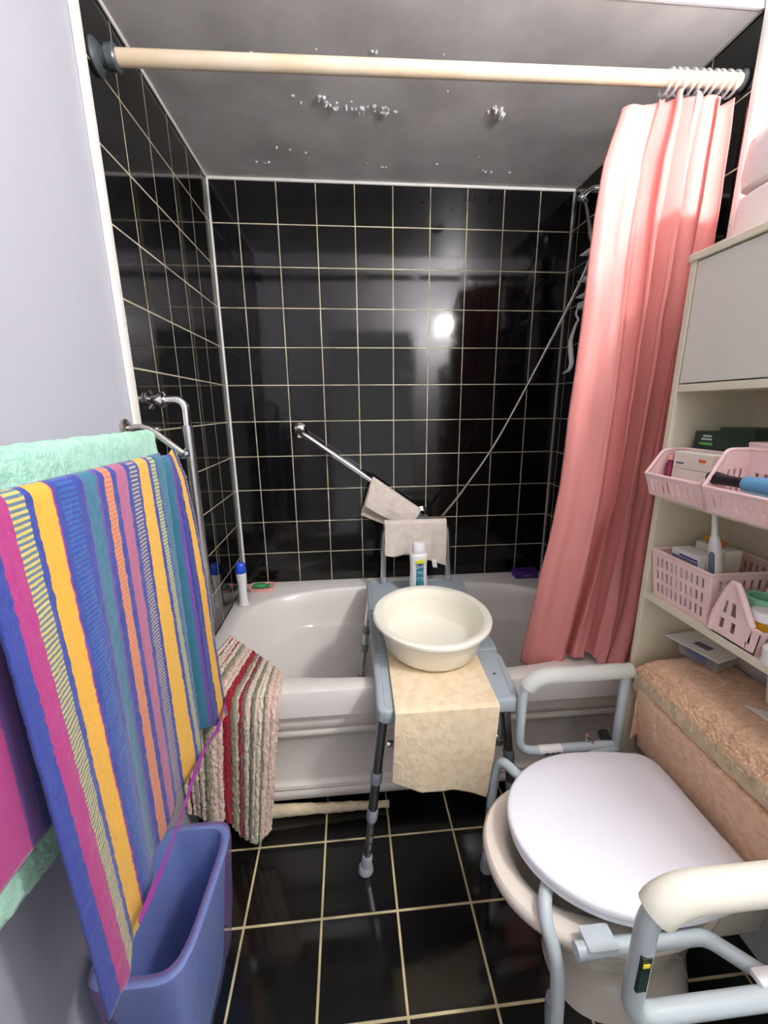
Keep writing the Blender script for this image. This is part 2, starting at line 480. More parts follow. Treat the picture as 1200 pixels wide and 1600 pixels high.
# ------------------------------------------------------------------ room shell
RX, CZ, MZ, YR = 1.488, 2.2034, 2.45, -2.15
YT = -.815
bm = new(); box(bm, (-.06, YR - .06, -.05), (RX + .06, .06, 0)); structure(obj('floor', bm, M['tile_floor'], smooth=False))
bm = new(); box(bm, (-.06, 0, 0), (RX + .06, .06, MZ)); structure(obj('wall_back', bm, M['tile_back'], smooth=False))
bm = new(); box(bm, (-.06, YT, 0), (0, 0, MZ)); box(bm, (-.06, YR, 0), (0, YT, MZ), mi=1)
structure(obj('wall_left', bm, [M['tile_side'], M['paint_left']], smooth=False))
bm = new(); box(bm, (RX, YT, 0), (RX + .06, 0, MZ)); box(bm, (RX, YR, 0), (RX + .06, YT, MZ), mi=1)
structure(obj('wall_right', bm, [M['tile_side'], M['paint_white']], smooth=False))
bm = new()
box(bm, (-.06, YR - .06, 0), (.36, YR, MZ)); box(bm, (1.16, YR - .06, 0), (RX + .06, YR, MZ)); box(bm, (.36, YR - .06, 2.02), (1.16, YR, MZ))
structure(obj('wall_front', bm, M['paint_white'], smooth=False))
bm = new(); box(bm, (0, -.80, CZ), (RX, 0, MZ)); box(bm, (-.06, YR - .06, MZ), (RX + .06, .06, MZ + .06), mi=1)
box(bm, (0, -.806, CZ - .001), (RX, -.80, MZ), mi=1)
ceiling = structure(obj('ceiling', bm, [M['paint_ceiling'], M['paint_white']], smooth=False))
# blistered, peeling paint on the alcove ceiling
bm = new()
def blister(x, y, r, h, n=9):
    c = bm.verts.new((x, y, CZ - h)); rg, rg2 = [], []
    for k in range(n):
        a = 2 * PI * k / n + random.random() * .4
        q = r * random.uniform(.6, 1.25)
        rg.append(bm.verts.new((x + q * math.cos(a), y + q * math.sin(a), CZ + .0005)))
        rg2.append(bm.verts.new((x + q * .55 * math.cos(a), y + q * .55 * math.sin(a), CZ - h * random.uniform(.3, 1.1))))
    for k in range(n):
        j = (k + 1) % n
        bm.faces.new((rg[k], rg[j], rg2[j], rg2[k])); bm.faces.new((rg2[k], rg2[j], c))
for i in range(30):
    t = random.random()
    blister(.46 + .24 * t + random.gauss(0, .006), -.435 + .03 * t + random.gauss(0, .012), random.uniform(.004, .0095), random.uniform(.002, .008))
for i in range(16):
    blister(1.003 + random.gauss(0, .014), -.43 + random.gauss(0, .015), random.uniform(.005, .011), random.uniform(.004, .012))
for (x, y) in [(.468, -.617), (.604, -.627), (.62, -.627), (.301, -.605), (.795, -.62), (.407, -.16), (.395, -.19), (.262, -.123), (.24, -.115), (.21, -.118), (.681, -.111), (.67, -.12), (.69, -.118), (.609, -.135), (.873, -.145), (1.048, -.11), (1.07, -.112), (1.097, -.113), (1.16, -.115), (.41, -.43), (.39, -.45), (1.02, -.2), (.83, -.5), (.35, -.2), (.3, -.21)]:
    for q in range(1): blister(x + random.gauss(0, .004), y + random.gauss(0, .004), random.uniform(.003, .007), random.uniform(.002, .007))
pf = obj('peeling_paint', bm, M['paint_flake'], ceiling, smooth=False); pf['kind'] = 'stuff'
# corner beads and edge trims
bm = new(); tube(bm, [(.004, -.004, .515), (.004, -.004, CZ)], .0055, 10); structure(obj('trim_1', bm, M['bead']))
bm = new(); tube(bm, [(RX - .004, -.004, .515), (RX - .004, -.004, CZ)], .005, 10); structure(obj('trim_2', bm, M['bead_dull']))
bm = new(); tube(bm, [(0, -.004, CZ - .003), (RX, -.004, CZ - .003)], .006, 10); structure(obj('trim_3', bm, M['bead']))
bm = new(); tube(bm, [(.004, -.8, CZ - .002), (.004, 0, CZ - .002)], .0045, 10); structure(obj('trim_4', bm, M['bead']))
bm = new(); tube(bm, [(RX - .003, -.8, CZ - .002), (RX - .003, 0, CZ - .002)], .003, 10); structure(obj('trim_5', bm, M['bead_dull']))
bm = new(); box(bm, (0, -.846, .52), (.008, -.812, MZ), .003); structure(obj('trim_6', bm, M['bead']))
bm = new(); box(bm, (RX - .008, -.846, .52), (RX, -.812, MZ), .003); structure(obj('trim_7', bm, M['bead']))
# door in the wall behind the viewer
bm = new()
for (a, b) in (((.29, 0), (.36, 2.09)), ((1.16, 0), (1.23, 2.09)), ((.36, 2.02), (1.16, 2.09))):
    box(bm, (a[0], YR - .07, a[1]), (b[0], YR + .02, b[1]))
dr = structure(obj('door_1', bm, M['paint_white'], smooth=False))

# ------------------------------------------------------------------ wall lamp (seen as the bright reflection in the back wall tiles)
LX, LY, LZ = 1.395, -1.76, 2.01
t = thing('wall_lamp', 'lit two-bulb wall lamp on the right wall, mirrored as white glare in black tiles', 'lamp', (RX, LY, LZ))
bm = new(); box(bm, (RX - .018, LY - .05, LZ - .05), (RX - .001, LY + .05, LZ + .05), .006); obj('base_plate', bm, M['white_plastic'], t)
bm = new(); tube(bm, fillet([(RX - .01, LY, LZ - .03), (1.46, LY, LZ - .06), (LX - .045, LY, LZ - .06)], .015), .007); 
for q in (-.043, .043): tube(bm, [(LX + q, LY, LZ - .062), (LX + q, LY, LZ - .037)], .014)
obj('arm', bm, M['chrome'], t)
for q in (-.043, .043):
    bm = new(); bmesh.ops.create_uvsphere(bm, u_segments=20, v_segments=12, radius=.04, matrix=Matrix.Translation((LX + q, LY, LZ)))
    obj('bulb', bm, M['bulb'], t)

# ------------------------------------------------------------------ bathtub
t = thing('bathtub', 'white acrylic bathtub with moulded front panel set between the black tiled walls', 'bathtub', (.74, -.42, 0))
RZ = .515
bm = new()
N = 96
def rect_ring(x0, x1, y0, y1, z, ref):
    # points on a rectangle in the directions of the reference ring so faces stay radial
    cx, cy = (x0 + x1) / 2, (y0 + y1) / 2
    out = []
    for (px, py, _) in ref:
        dx, dy = px - cx, py - cy
        k = min(((x1 - cx) if dx > 0 else (cx - x0)) / abs(dx) if abs(dx) > 1e-6 else 9e9, ((y1 - cy) if dy > 0 else (cy - y0)) / abs(dy) if abs(dy) > 1e-6 else 9e9)
        out.append((cx + dx * k, cy + dy * k, z))
    return out
OX, OY, OHX, OHY = .748, -.437, .683, .338
def op(inl, inr, inf, inb, z, n):
    x0, x1, y0, y1 = OX - OHX + inl, OX + OHX - inr, OY - OHY + inf, OY + OHY - inb
    return sring((x0 + x1) / 2, (y0 + y1) / 2, (x1 - x0) / 2, (y1 - y0) / 2, z, n, N)
r0 = op(0, 0, 0, 0, RZ, 3.2)
X0, X1, Y0, Y1 = .0015, RX - .0015, -.832, -.0015
rings = [rect_ring(X0 + .006, X1 - .006, Y0 + .012, Y1, RZ - .09, r0), rect_ring(X0, X1, Y0, Y1, RZ - .088, r0), rect_ring(X0, X1, Y0, Y1, RZ - .006, r0), rect_ring(X0 + .001, X1 - .001, Y0 + .0015, Y1, RZ - .0018, r0),
         rect_ring(X0 + .004, X1 - .004, Y0 + .006, Y1, RZ, r0), op(-.010, -.010, -.006, -.006, RZ + .0005, 3.2), op(-.002, -.002, -.002, -.002, RZ - .002, 3.2), op(.004, .003, .003, .003, RZ - .012, 3.1),
         op(.03, .012, .012, .012, RZ - .06, 3.0), op(.075, .022, .022, .024, RZ - .14, 2.9), op(.085, .026, .028, .03, RZ - .152, 2.9), op(.105, .034, .05, .052, RZ - .160, 2.9),
         op(.16, .05, .062, .064, RZ - .24, 2.9), op(.22, .07, .078, .08, RZ - .33, 2.8), op(.26, .09, .10, .10, RZ - .375, 2.7), op(.31, .13, .14, .14, RZ - .392, 2.6), op(.5, .45, .27, .27, RZ - .398, 2.2)]
loft(bm, rings, False, True)
obj('tub_shell', bm, M['tub'], t)
# apron: swept moulded profile (y, z)
prof = [(-.818, .428), (-.806, .424), (-.800, .418), (-.806, .408), (-.812, .392), (-.811, .376), (-.804, .362), (-.797, .356), (-.801, .350), (-.804, .342), (-.801, .332), (-.793, .326), (-.788, .318), (-.786, .24), (-.786, .155),
        (-.790, .146), (-.799, .139), (-.801, .130), (-.796, .122), (-.793, .117), (-.798, .112), (-.800, .102), (-.797, .09), (-.790, .078), (-.778, .074), (-.772, .074)]
bm = new()
nx = 40
def apr(i, j):
    x = lerp(X0, X1, i / nx); y, z = prof[j]
    bow = .012 * math.sin(PI * i / nx)
    return (x, y - bow * .0, z)
sheet(bm, lambda u, v: apr(round(u * nx), round(v * (len(prof) - 1))), nx, len(prof) - 1)
obj('front_panel', bm, M['apron'], t, solid=.004)
bm = new()
lathe(bm, [(.010, -.004), (.017, -.002), (.018, .004), (.013, .008), (.008, .006), (.006, .002)], (.553, -.169, .234), 24, axis='y')
for v in bm.verts: v.co.y = -.169 - (v.co.y + .169)
obj('water_jet', bm, M['nickel'], t)

# beige cloth pushed along the foot of the tub
bm = new()
def cl(u, v):
    a = -PI * .1 + v * PI * 1.2
    x = lerp(.215, .62, u)
    r = .020 * (1 - .55 * u) + .004 * ns(x * 26, v * 3)
    return V((x, -.782 - .016 * math.sin(a) * (.6 + .4 * (1 - u)) , (.027 * (1 - .45 * u)) - r * 1.15 * math.cos(a) + .004 * ns(x * 42 + v * 5, 2)))
def cl2(u, v):
    p = cl(u, v); p.z = max(p.z, .0015); return p
sheet(bm, cl2, 90, 14)
tag(obj('floor_cloth', bm, M['towel_beige'], solid=.004), 'crumpled beige cloth strip tucked along the floor at the foot of the bathtub', 'cloth')

# ------------------------------------------------------------------ curtain rod, rings, curtain
def rodp(x): return V((x, -.765 - .01 * x / RX, 2.068 + .018 * x / RX))
t = thing('shower_curtain_rod', 'cream painted wooden shower curtain rod spanning above the bathtub', 'rod', rodp(0.0))
bm = new(); tube(bm, [rodp(.03 + i * .0363) for i in range(41)], .0155, 20); obj('pole', bm, M['wood'], t)
for s, x in ((1, 0), (-1, RX)):
    bm = new(); pr_ = [(.031, .001), (.032, .006), (.026, .012), (.019, .016), (.018, .026), (.023, .029), (.024, .045), (.021, .049)] if s > 0 else [(.022, .001), (.022, .006), (.018, .010)]
    c = rodp(x)
    lathe(bm, [(r, s * h) for r, h in pr_], c, 28, axis='x')
    obj('end_socket', bm, M['dark_rubber'], t)
ring_x = [1.296, 1.313, 1.331, 1.352, 1.370, 1.388, 1.406, 1.424, 1.443, 1.461]
ring_lab = ['first clear curtain ring on the rod, leftmost above the pink curtain', 'second clear curtain ring from the left on the rod', 'third clear curtain ring from the left on the rod', 'fourth clear curtain ring from the left on the rod',
            'fifth clear curtain ring from the left on the rod', 'sixth clear curtain ring from the left, fifth from the right end', 'fourth clear curtain ring from the right end of the rod', 'third clear curtain ring from the right end of the rod',
            'second clear curtain ring from the right end of the rod', 'clear curtain ring at the right end of the rod beside the tiled wall']
for i, x in enumerate(ring_x):
    c = rodp(x); bm = new(); pts = []
    tilt = random.uniform(-.25, .25)
    K = 28
    rings = []
    for k in range(K):
        a = 2 * PI * k / K
        R = .0235
        ctr = V((c.x + math.sin(a) * 0 + math.cos(a) * tilt * .012, c.y + R * math.sin(a), c.z - .0065 + R * math.cos(a)))
        rad = V((0, math.sin(a), math.cos(a)))
        rings.append([ctr + rad * (.0028 * math.cos(2 * PI * q / 8)) + V((1, 0, 0)) * (.0036 * math.sin(2 * PI * q / 8)) for q in range(8)])
    rings.append(rings[0])
    loft(bm, rings)
    bmesh.ops.remove_doubles(bm, verts=bm.verts, dist=1e-6)
    tag(obj('curtain_ring', bm, M['ring']), ring_lab[i], 'curtain ring', 'clear curtain rings at the right end of the rod')

bm = new()
ZT = [2.03, 1.92, 1.80, 1.46, 1.10, .82, .577, .50]
XL = [1.203, 1.172, 1.162, 1.157, 1.146, 1.116, 1.098, 1.092]
XRt = [1.462, 1.464, 1.464, 1.462, 1.458, 1.452, 1.435, 1.43]
def curt(u, v):
    top = interp([0, .25, .32, 1], [2.032, 2.038, 2.050, 2.046], u) + .006 * math.cos(u * 2 * PI * 9) * (u > .3)
    bot = interp([0, .28, .40, .58, .8, 1], [.47, .47, .527, .54, .524, .526], u)
    z = lerp(top, bot, v)
    xl = interp(ZT[::-1], XL[::-1], z); xr = interp(ZT[::-1], XRt[::-1], z)
    # left third is one broad panel, then the pleats
    fan = interp([0, .3, .42, .55, .68, .8, .9, 1], [0, .36, .44, .56, .68, .82, .92, 1], u)
    x = lerp(xl, xr, fan)
    env = interp([0, .2, .33, 1], [0, .15, 1, 1], u)
    amp = lerp(.017, .027, min(1, v * 2.2)) * interp([0, .75, 1], [1, 1, .75], v)
    ph = 2 * PI * (u - .3) * 5.2
    y = -.772 + env * amp * (math.sin(ph + .6 * math.sin(v * 3)) + .28 * math.sin(2.3 * ph + 1.1 + 2 * v)) + .008 * math.sin(u * 7 + v * 3)
    cr = abs(((u * 2.6 + v * 1.9) % 1) - .5) + abs(((u * 3.1 - v * 3.3 + .2) % 1) - .5)
    y += .012 * (cr - .5) * interp([0, .04, .3, .6, 1], [0, .8, 1, .35, .2], v) * interp([0, .1, .5, 1], [.4, 1, .8, .5], u)
    x += env * .010 * math.sin(ph * 2 + v * 4) * (1 - v * .3)
    y += -.016 * math.exp(-((u - .17 - .08 * v) / .09) ** 2) * (1 if v > .1 else v / .1)
    # crumples in the vinyl
    y += .007 * ns(x * 9, z * 3.5, 1.7) + .004 * ns(x * 22, z * 8, 4.1)
    fl = interp([0, .34, .5, .7, 1], [.055, .055, 0, -.035, -.03], u)
    y += fl * max(0, (v - .62) / .38) ** 1.5
    if u < .06 : y += .03 * (1 - u / .06) ** 2 * (.5 + .5 * v)
    if u > .62 and v > .82: y -= .03 * ((v - .82) / .18) * math.sin(PI * (u - .62) / .38) ; x -= .05 * ((v - .82) / .18) ** 2 * math.sin(PI * (u - .62) / .38)
    return V((min(x, RX - .014), y, z))
sheet(bm, curt, 150, 150)
tag(obj('shower_curtain', bm, M['curtain'], solid=.0008), 'pink vinyl shower curtain bunched at the right end of the rod', 'shower curtain')

# ------------------------------------------------------------------ shower arm, hose, caddy
t = thing('shower', 'chrome shower head fitting high on the right tiled wall, half hidden by the pink curtain', 'shower', (RX, -.21, 2.12))
bm = new(); lathe(bm, [(.026, 0), (.026, -.006), (.014, -.014)], (RX - .001, -.22, 2.115), 24, axis='x'); obj('flange', bm, M['chrome'], t)
bm = new(); tube(bm, fillet([(RX - .01, -.22, 2.115), (1.455, -.20, 2.122), (1.44, -.165, 2.112)], .02), .009); obj('pipe', bm, M['chrome'], t)
bm = new(); bmesh.ops.create_uvsphere(bm, u_segments=16, v_segments=10, radius=.016, matrix=Matrix.Translation((1.438, -.158, 2.108)))
tube(bm, [(1.44, -.168, 2.10), (1.442, -.18, 2.085)], .011); obj('swivel_ball', bm, M['chrome'], t)
bm = new()
hp = smooth_path([(1.440, -.185, 2.078), (1.420, -.270, 1.95), (1.410, -.292, 1.832), (1.300, -.205, 1.512), (1.150, -.17, 1.19), (1.020, -.14, .975), (.923, -.12, .838), (.875, -.11, .74), (.862, -.108, .60)], 30)
tube(bm, hp, [.0058 + .0011 * (i % 2) for i in range(len(hp))], 10)
tag(obj('shower_hose', bm, M['nickel']), 'thin ribbed metal shower hose slanting across the black back wall', 'hose')
t = thing('shower_caddy', 'white plastic shower rack on the right tiled wall behind the curtain edge', 'rack', (RX, -.26, 1.5))
bm = new(); box(bm, (1.462, -.38, 1.93), (1.484, -.215, 2.02), .006); box(bm, (1.476, -.36, 1.46), (1.484, -.215, 1.94), .003); obj('back_panel', bm, M['white_plastic'], t)
for zz in (1.905, 1.812, 1.755):
    bm = new(); hexa(bm, [(1.44, -.36, zz - .012), (1.44, -.20, zz - .010), (1.482, -.20, zz - .010), (1.482, -.36, zz - .012), (1.44, -.36, zz + .008), (1.44, -.165, zz + .001), (1.482, -.165, zz + .001), (1.482, -.36, zz + .008)])
    obj('shelf', bm, M['white_plastic'], t, bevel=.002)
bm = new(); cp = smooth_path([(1.455, -.178, 1.73), (1.455, -.165, 1.695), (1.455, -.185, 1.672), (1.455, -.170, 1.655), (1.455, -.142, 1.60), (1.455, -.152, 1.55), (1.455, -.165, 1.51), (1.455, -.150, 1.483), (1.455, -.10, 1.472)], 8)
rr = [interp([0, .2, .4, .6, .85, 1], [.004, .004, .006, .011, .009, .003], i / (len(cp) - 1)) for i in range(len(cp))]
tube(bm, cp, rr, 10); box(bm, (1.452, -.22, 1.71), (1.484, -.17, 1.735), .002); obj('hook', bm, M['white_plastic'], t)

# ------------------------------------------------------------------ things on the tub rim
t = thing('toilet_brush_holder', 'white plastic bottle-shaped brush handle with blue cap in the left rear tub corner', 'cleaning brush', (.05, -.235, RZ + .002))
bm = new(); lathe(bm, [(.001, 0), (.024, .001), (.024, .006), (.019, .02), (.0175, .06), (.020, .10), (.0235, .135), (.024, .155), (.02, .165)], (.05, -.235, RZ + .002), 28, sx=.9, sy=.8); obj('handle', bm, M['white_plastic'], t)
bm = new(); lathe(bm, [(.0225, .142), (.0245, .150), (.0245, .175), (.021, .188), (.017, .192), (.012, .192)], (.05, -.235, RZ + .002), 28, sx=.9, sy=.8); obj('cap', bm, M['blue_cap'], t)
bm = new(); lathe(bm, [(.001, 0), (.0075, .001), (.0075, .42), (.004, .424)], (.016, -.014, RZ + .002), 14)
t = thing('soap_dish', 'small pink soap dish on the rear left tub rim', 'soap dish', (.095, -.07, RZ + .001)); bm.free()
bm = new(); rg = [sring(.095, -.075, .05, .036, RZ + .0015, 5, 48), sring(.095, -.075, .058, .042, RZ + .017, 5, 48), sring(.095, -.075, .052, .036, RZ + .017, 5, 48), sring(.095, -.075, .046, .032, RZ + .006, 5, 48)]
loft(bm, rg, True, True); obj('dish', bm, M['pink_dish'], t)
bm = new(); rg = [sring(.086, -.078, .02, .012, RZ + .0065, 2.6, 32), sring(.086, -.078, .032, .018, RZ + .012, 2.6, 32), sring(.086, -.078, .034, .02, RZ + .02, 2.6, 32), sring(.086, -.078, .026, .014, RZ + .028, 2.6, 32)]
loft(bm, rg, True, True); tag(obj('soap_bar', bm, M['green_soap']), 'green soap bar lying in the pink dish on the tub rim', 'soap')
bm = new(); rg = [sring(.128, -.078, .006, .014, RZ + .0065, 2.6, 24), sring(.128, -.078, .009, .018, RZ + .014, 2.6, 24), sring(.128, -.078, .006, .013, RZ + .024, 2.6, 24)]
loft(bm, rg, True, True); tag(obj('soap_piece', bm, M['green_soap']), 'narrow green soap remnant at the right end of the pink dish', 'soap')
t = thing('soap_carton', 'dark purple carton on the rear right tub rim beside the curtain', 'box', (1.37, -.06, RZ))
bm = new(); box(bm, (1.315, -.095, RZ + .0015), (1.428, -.035, RZ + .037), .002); obj('carton', bm, M['purple'], t)
bm = new(); box(bm, (1.352, -.0965, RZ + .012), (1.392, -.0945, RZ + .022), .0004); obj('print', bm, M['grey_print'], t)

# ------------------------------------------------------------------ grab bars
t = thing('grab_bar', 'chrome grab bar fixed diagonally on the black back wall', 'grab bar', (.31, 0, 1.22))
A, B = V((.318, -.055, 1.229)), V((.846, -.055, .853))
d = (B - A).normalized()
bm = new(); tube(bm, fillet([(A.x - d.x * .02, -.004, A.z - d.z * .02), A, B, (B.x + d.x * .02, -.004, B.z + d.z * .02)], .02), .0135, 16); obj('bar', bm, M['chrome'], t)
for P, k in ((A, -1), (B, 1)):
    bm = new(); c = P + d * (.02 * k); lathe(bm, [(.034, -.001), (.034, -.005), (.024, -.012), (.016, -.016)], (c.x, -.001, c.z), 24, axis='y'); obj('flange', bm, M['chrome'], t)

t = thing('safety_rail', 'tall vertical chrome safety rail bending out of the left tiled wall beside the towels', 'grab bar', (0, -.742, 1.36))
bm = new(); lathe(bm, [(.026, .001), (.026, .006), (.014, .012), (.013, .026), (.021, .030), (.021, .040), (.013, .044)], (.0, -.742, 1.359), 24, axis='x'); obj('wall_flange', bm, M['chrome'], t)
bm = new(); tube(bm, fillet([(.03, -.742, 1.359), (.09, -.743, 1.359), (.09, -.746, 1.26)], .055, 12), .0115, 16); obj('bent_tube', bm, M['chrome'], t)
bm = new(); tube(bm, fillet([(.09, -.7455, 1.292), (.09, -.748, .70), (.002, -.748, .70)], .05, 10), .0145, 18); obj('sleeve_tube', bm, M['alu'], t)

# ------------------------------------------------------------------ towel rack, mint towel, striped towel
t = thing('towel_rack', 'metal double towel rack on the white left wall holding the mint and striped towels', 'towel rack', (0, -.88, 1.29))
for y in (-.884, -1.95):
    bm = new(); tube(bm, fillet([(.006, y, 1.292), (.05, y, 1.296), (.125, y, 1.232)], .03), .008)
    lathe(bm, [(.022, .0005), (.022, .006), (.010, .014)], (0, y, 1.292), 20, axis='x')
    obj('bracket', bm, M['nickel'], t)
bm = new(); tube(bm, [(.052, -.872, 1.272), (.052, -1.965, 1.272)], .007); lathe(bm, [(.011, 0), (.011, .012), (.006, .016)], (.052, -.875, 1.272), 16, axis='y'); obj('rear_bar', bm, M['chrome'], t)
bm = new(); tube(bm, [(.122, -.872, 1.230), (.122, -1.965, 1.230)], .007); lathe(bm, [(.011, 0), (.011, .012), (.006, .016)], (.122, -.875, 1.230), 16, axis='y'); obj('front_bar', bm, M['chrome'], t)

def drape(bar, y0, y1, zf, zb, r, wob, nu=80, seed=0.0, rough=.002, xout=0.0):
    """cloth over a bar running along y at bar=(x,z). returns f(u,v): u along y, v: back hem -> over -> front hem"""
    bx_, bz_ = bar
    def f(u, v):
        y = lerp(y0, y1, u)
        hb, hf = bz_ - zb(u), bz_ - zf(u)
        arc = PI * r; L = hb + arc + hf
        s = v * L
        if s < hb: x, z, n = bx_ - r, zb(u) + s, V((-1, 0, 0))
        elif s < hb + arc:
            a = (s - hb) / r; x, z, n = bx_ - r * math.cos(a), bz_ + r * math.sin(a), V((-math.cos(a), 0, math.sin(a)))
        else:
            q = s - hb - arc; x, z, n = bx_ + r + xout * (q / max(hf, 1e-3)), bz_ - q, V((1, 0, 0))
            x += wob(u, q / hf)
        p = V((x, y, z)) + n * rough * (noise.noise(V((y * 60, z * 60, seed))) + .6 * noise.noise(V((y * 160, z * 160, seed + 3))))
        return p
    return f
bm = new()
f = drape((.052, 1.272), -1.93, -.890, lambda u: .70 + .006 * math.sin(u * 20), lambda u: .74, .0145, lambda u, q: .004 * math.sin(u * 14) * q, rough=.003)
sheet(bm, f, 170, 130)
tag(obj('hand_towel', bm, M['mint'], solid=.004), 'mint green terry towel on the rear bar of the rack, behind the striped towel', 'towel')

t = thing('bath_towel', 'multicoloured striped terry towel over the front bar of the rack, above the bin', 'towel', (.122, -1.2, 1.24))
bm = new()
# front flap: s along the cloth (metres from its left edge)
W = .59
EZ = [1.26, 1.18, 1.043, .885, .732, .613, .45]
EY = [-.945, -.920, -.902, -.890, -.885, -.882, -.880]
EX = [.124, .136, .142, .145, .145, .148, .153]
def y_of(s, z):
    k = max(0, (s / W - .68) / .32)
    return S0 + s + k ** 1.4 * (interp(EZ[::-1], EY[::-1], z) + .885)
def front(u, v):
    s = u * W
    hem = interp([0, .04, .5, .70, .76, .84, 1], [.475, .488, .512, .55, .59, .53, .492], u) + .004 * math.sin(u * 60)
    r = .0135; arc = PI * r * .5; top = 1.2305
    L = arc + (top - hem); q = v * L
    if q < arc:
        a = PI / 2 - q / r; x, z = .122 + r * math.cos(a), top + r * math.sin(a)
    else:
        z = top - (q - arc); x = .122 + r
    fr = (top - z) / .75
    x += .014 * max(0, fr) * math.sin(u * 9 + .8) * (u < .72) + .006 * math.sin(u * 31) * max(0, fr)
    # deep valley fold near the right part
    x -= (.070 * min(1, max(0, fr) * 3 + .15)) * math.exp(-((u - .828) / .026) ** 2)
    if u > .86: x = lerp(x, interp(EZ[::-1], EX[::-1], z), min(1, (u - .86) / .10))
    if u > .8:
        z += -.012 * math.sin((u - .8) / .2 * PI) * (1 - min(1, max(0, fr) * 5)) + .010 * (u - .8) / .2 * (1 - min(1, max(0, fr) * 4))
    y = y_of(s, z)
    n = .0012 * (ns(y * 140, z * 140) + ns(y * 60, z * 60, 3))
    return V((max(x + n, .075), y, z))
def fr_uv(u, v): return (u * W, v * .76)
g = sheet(bm, front, 190, 150, fr_uv)
obj('front_flap', bm, M['stripe_towel'], t, solid=.004)
bm = new()
def back(u, v):
    y = lerp(-1.95, -1.0, u); hem = .80 + .01 * math.sin(u * 8)
    r = .0135; arc = PI * r * .5; top = 1.2305; L = arc + top - hem; q = v * L
    if q < arc: a = PI / 2 + q / r; x, z = .122 + r * math.cos(a), top + r * math.sin(a)
    else: z = top - (q - arc); x = .122 - r
    x -= .012 * max(0, (top - z)) ; x += .006 * math.sin(u * 22) * max(0, top - z)
    return V((x + .001 * ns(y * 140, z * 140, 5), y, z))
sheet(bm, back, 120, 60, lambda u, v: (u, v * .45))
relabel(obj('rear_flap', bm, M['stripe_back'], t, solid=.004), 'rear half of the towel with a broad magenta stripe')
bm = new()
for p0, p1, p2 in (((.150, -.83, .53), (.162, -.98, .545), (.158, -1.10, .60)),):
    pass
rb = smooth_path([(.150, -.880, .545), (.158, -.90, .548), (.158, -.93, .540), (.158, -.97, .53), (.160, -1.05, .555), (.160, -1.13, .56), (.163, -1.24, .545), (.163, -1.33, .54), (.163, -1.40, .545)], 8)
for i, p in enumerate(rb): pass
rings = []
for i, p in enumerate(rb):
    w = .008 + .003 * math.sin(i * .35)
    rings.append([p + V((0, 0, w)), p + V((.0008, 0, 0)), p + V((0, 0, -w)), p + V((-.0008, 0, 0))])
loft(bm, rings, True, True)
relabel(obj('ribbon', bm, M['ribbon'], t), 'magenta ribbon trailing across the towel hem')

# ------------------------------------------------------------------ shaggy bath mat over the tub rim
bm = new()
def matf(u, v):
    T = vl((.070, -.515, RZ + .012), (.292, -.752, RZ + .012), u)
    Lp = V((lerp(.012, .298, u), -.848, RZ + .006))
    hem = interp([0, .2, .45, .6, .8, 1], [.155, .15, .135, .055, .045, .075], u)
    D = V((lerp(.006, .245, u), -.868, hem))
    k = .42
    if v < k: p = T.lerp(Lp, v / k)
    else:
        q = (v - k) / (1 - k)
        p = Lp.lerp(D, q); p.y -= .018 * math.sin(min(1, q * 6) * PI / 2) ; p.y += .012 * math.sin(u * 12 + 1) * q
        p.y = min(p.y, -.850)
    b = .5 + .5 * math.sin(u * 2 * PI * 15)
    ruf = .0035 * b + .0045 * noise.noise(V((u * 48, v * 60, 1.3))) + .003 * noise.noise(V((u * 120, v * 150, 7)))
    nrm = V((0, -.15, 1)) if v < k - .03 else (V((0, -1, .05)) if v > k + .05 else V((0, -.8, .7)))
    p += nrm * (ruf + .004)
    e = .006 * noise.noise(V((v * 60, 4, u)))
    if u < .001 or u > .999: p.x += e
    if v > .999: p.z += .008 * noise.noise(V((u * 70, 9, 1)))
    p.x += .0025 * noise.noise(V((u * 60, v * 90, 12)))
    return p
sheet(bm, matf, 150, 190, lambda u, v: (u, v))
tag(obj('bath_mat', bm, M['bath_mat'], solid=.005), 'shaggy cream mat with red and olive stripes hung over the tub rim', 'bath mat')

# ------------------------------------------------------------------ transfer bench
SZ = .572
t = thing('transfer_bench', 'grey plastic transfer bench on aluminium legs straddling the tub rim', 'bench', (.77, -.58, 0))
def seat_panel(name, pts, rads, z0, z1):
    bm = new()
    c = V((sum(p[0] for p in pts) / 4, sum(p[1] for p in pts) / 4, 0))
    P = []
    n = len(pts)
    for i in range(n):
        a, b, d_ = V((*pts[i - 1], 0)), V((*pts[i], 0)), V((*pts[(i + 1) % n], 0))
        r = rads[i]; p, q = b + (a - b).normalized() * r, b + (d_ - b).normalized() * r
        for k in range(9):
            s = k / 8; P.append(p * (1 - s) ** 2 + b * 2 * s * (1 - s) + q * s * s)
    def ring(ins, z): return [((p + (c - p).normalized() * ins).x, (p + (c - p).normalized() * ins).y, z) for p in P]
    loft(bm, [ring(.004, z0), ring(0, z0 + .004), ring(0, z1 - .008), ring(.002, z1 - .003), ring(.007, z1), ring(.020, z1), ring(.0215, z1 - .0018), ring(.023, z1 - .0018), ring(.0245, z1)], True, True)
    return obj(name, bm, M['bench'], t)
seat_panel('seat_panel', [(.570, -1.005), (.958, -.990), (.985, -.760), (.574, -.760)], [.03, .02, .045, .012], SZ - .040, SZ)
seat_panel('seat_panel', [(.574, -.755), (.982, -.755), (.990, -.478), (.577, -.478)], [.012, .015, .015, .012], SZ - .040, SZ)
seat_panel('seat_panel', [(.577, -.473), (1.000, -.473), (1.018, -.170), (.580, -.170)], [.012, .015, .03, .03], SZ - .040, SZ)
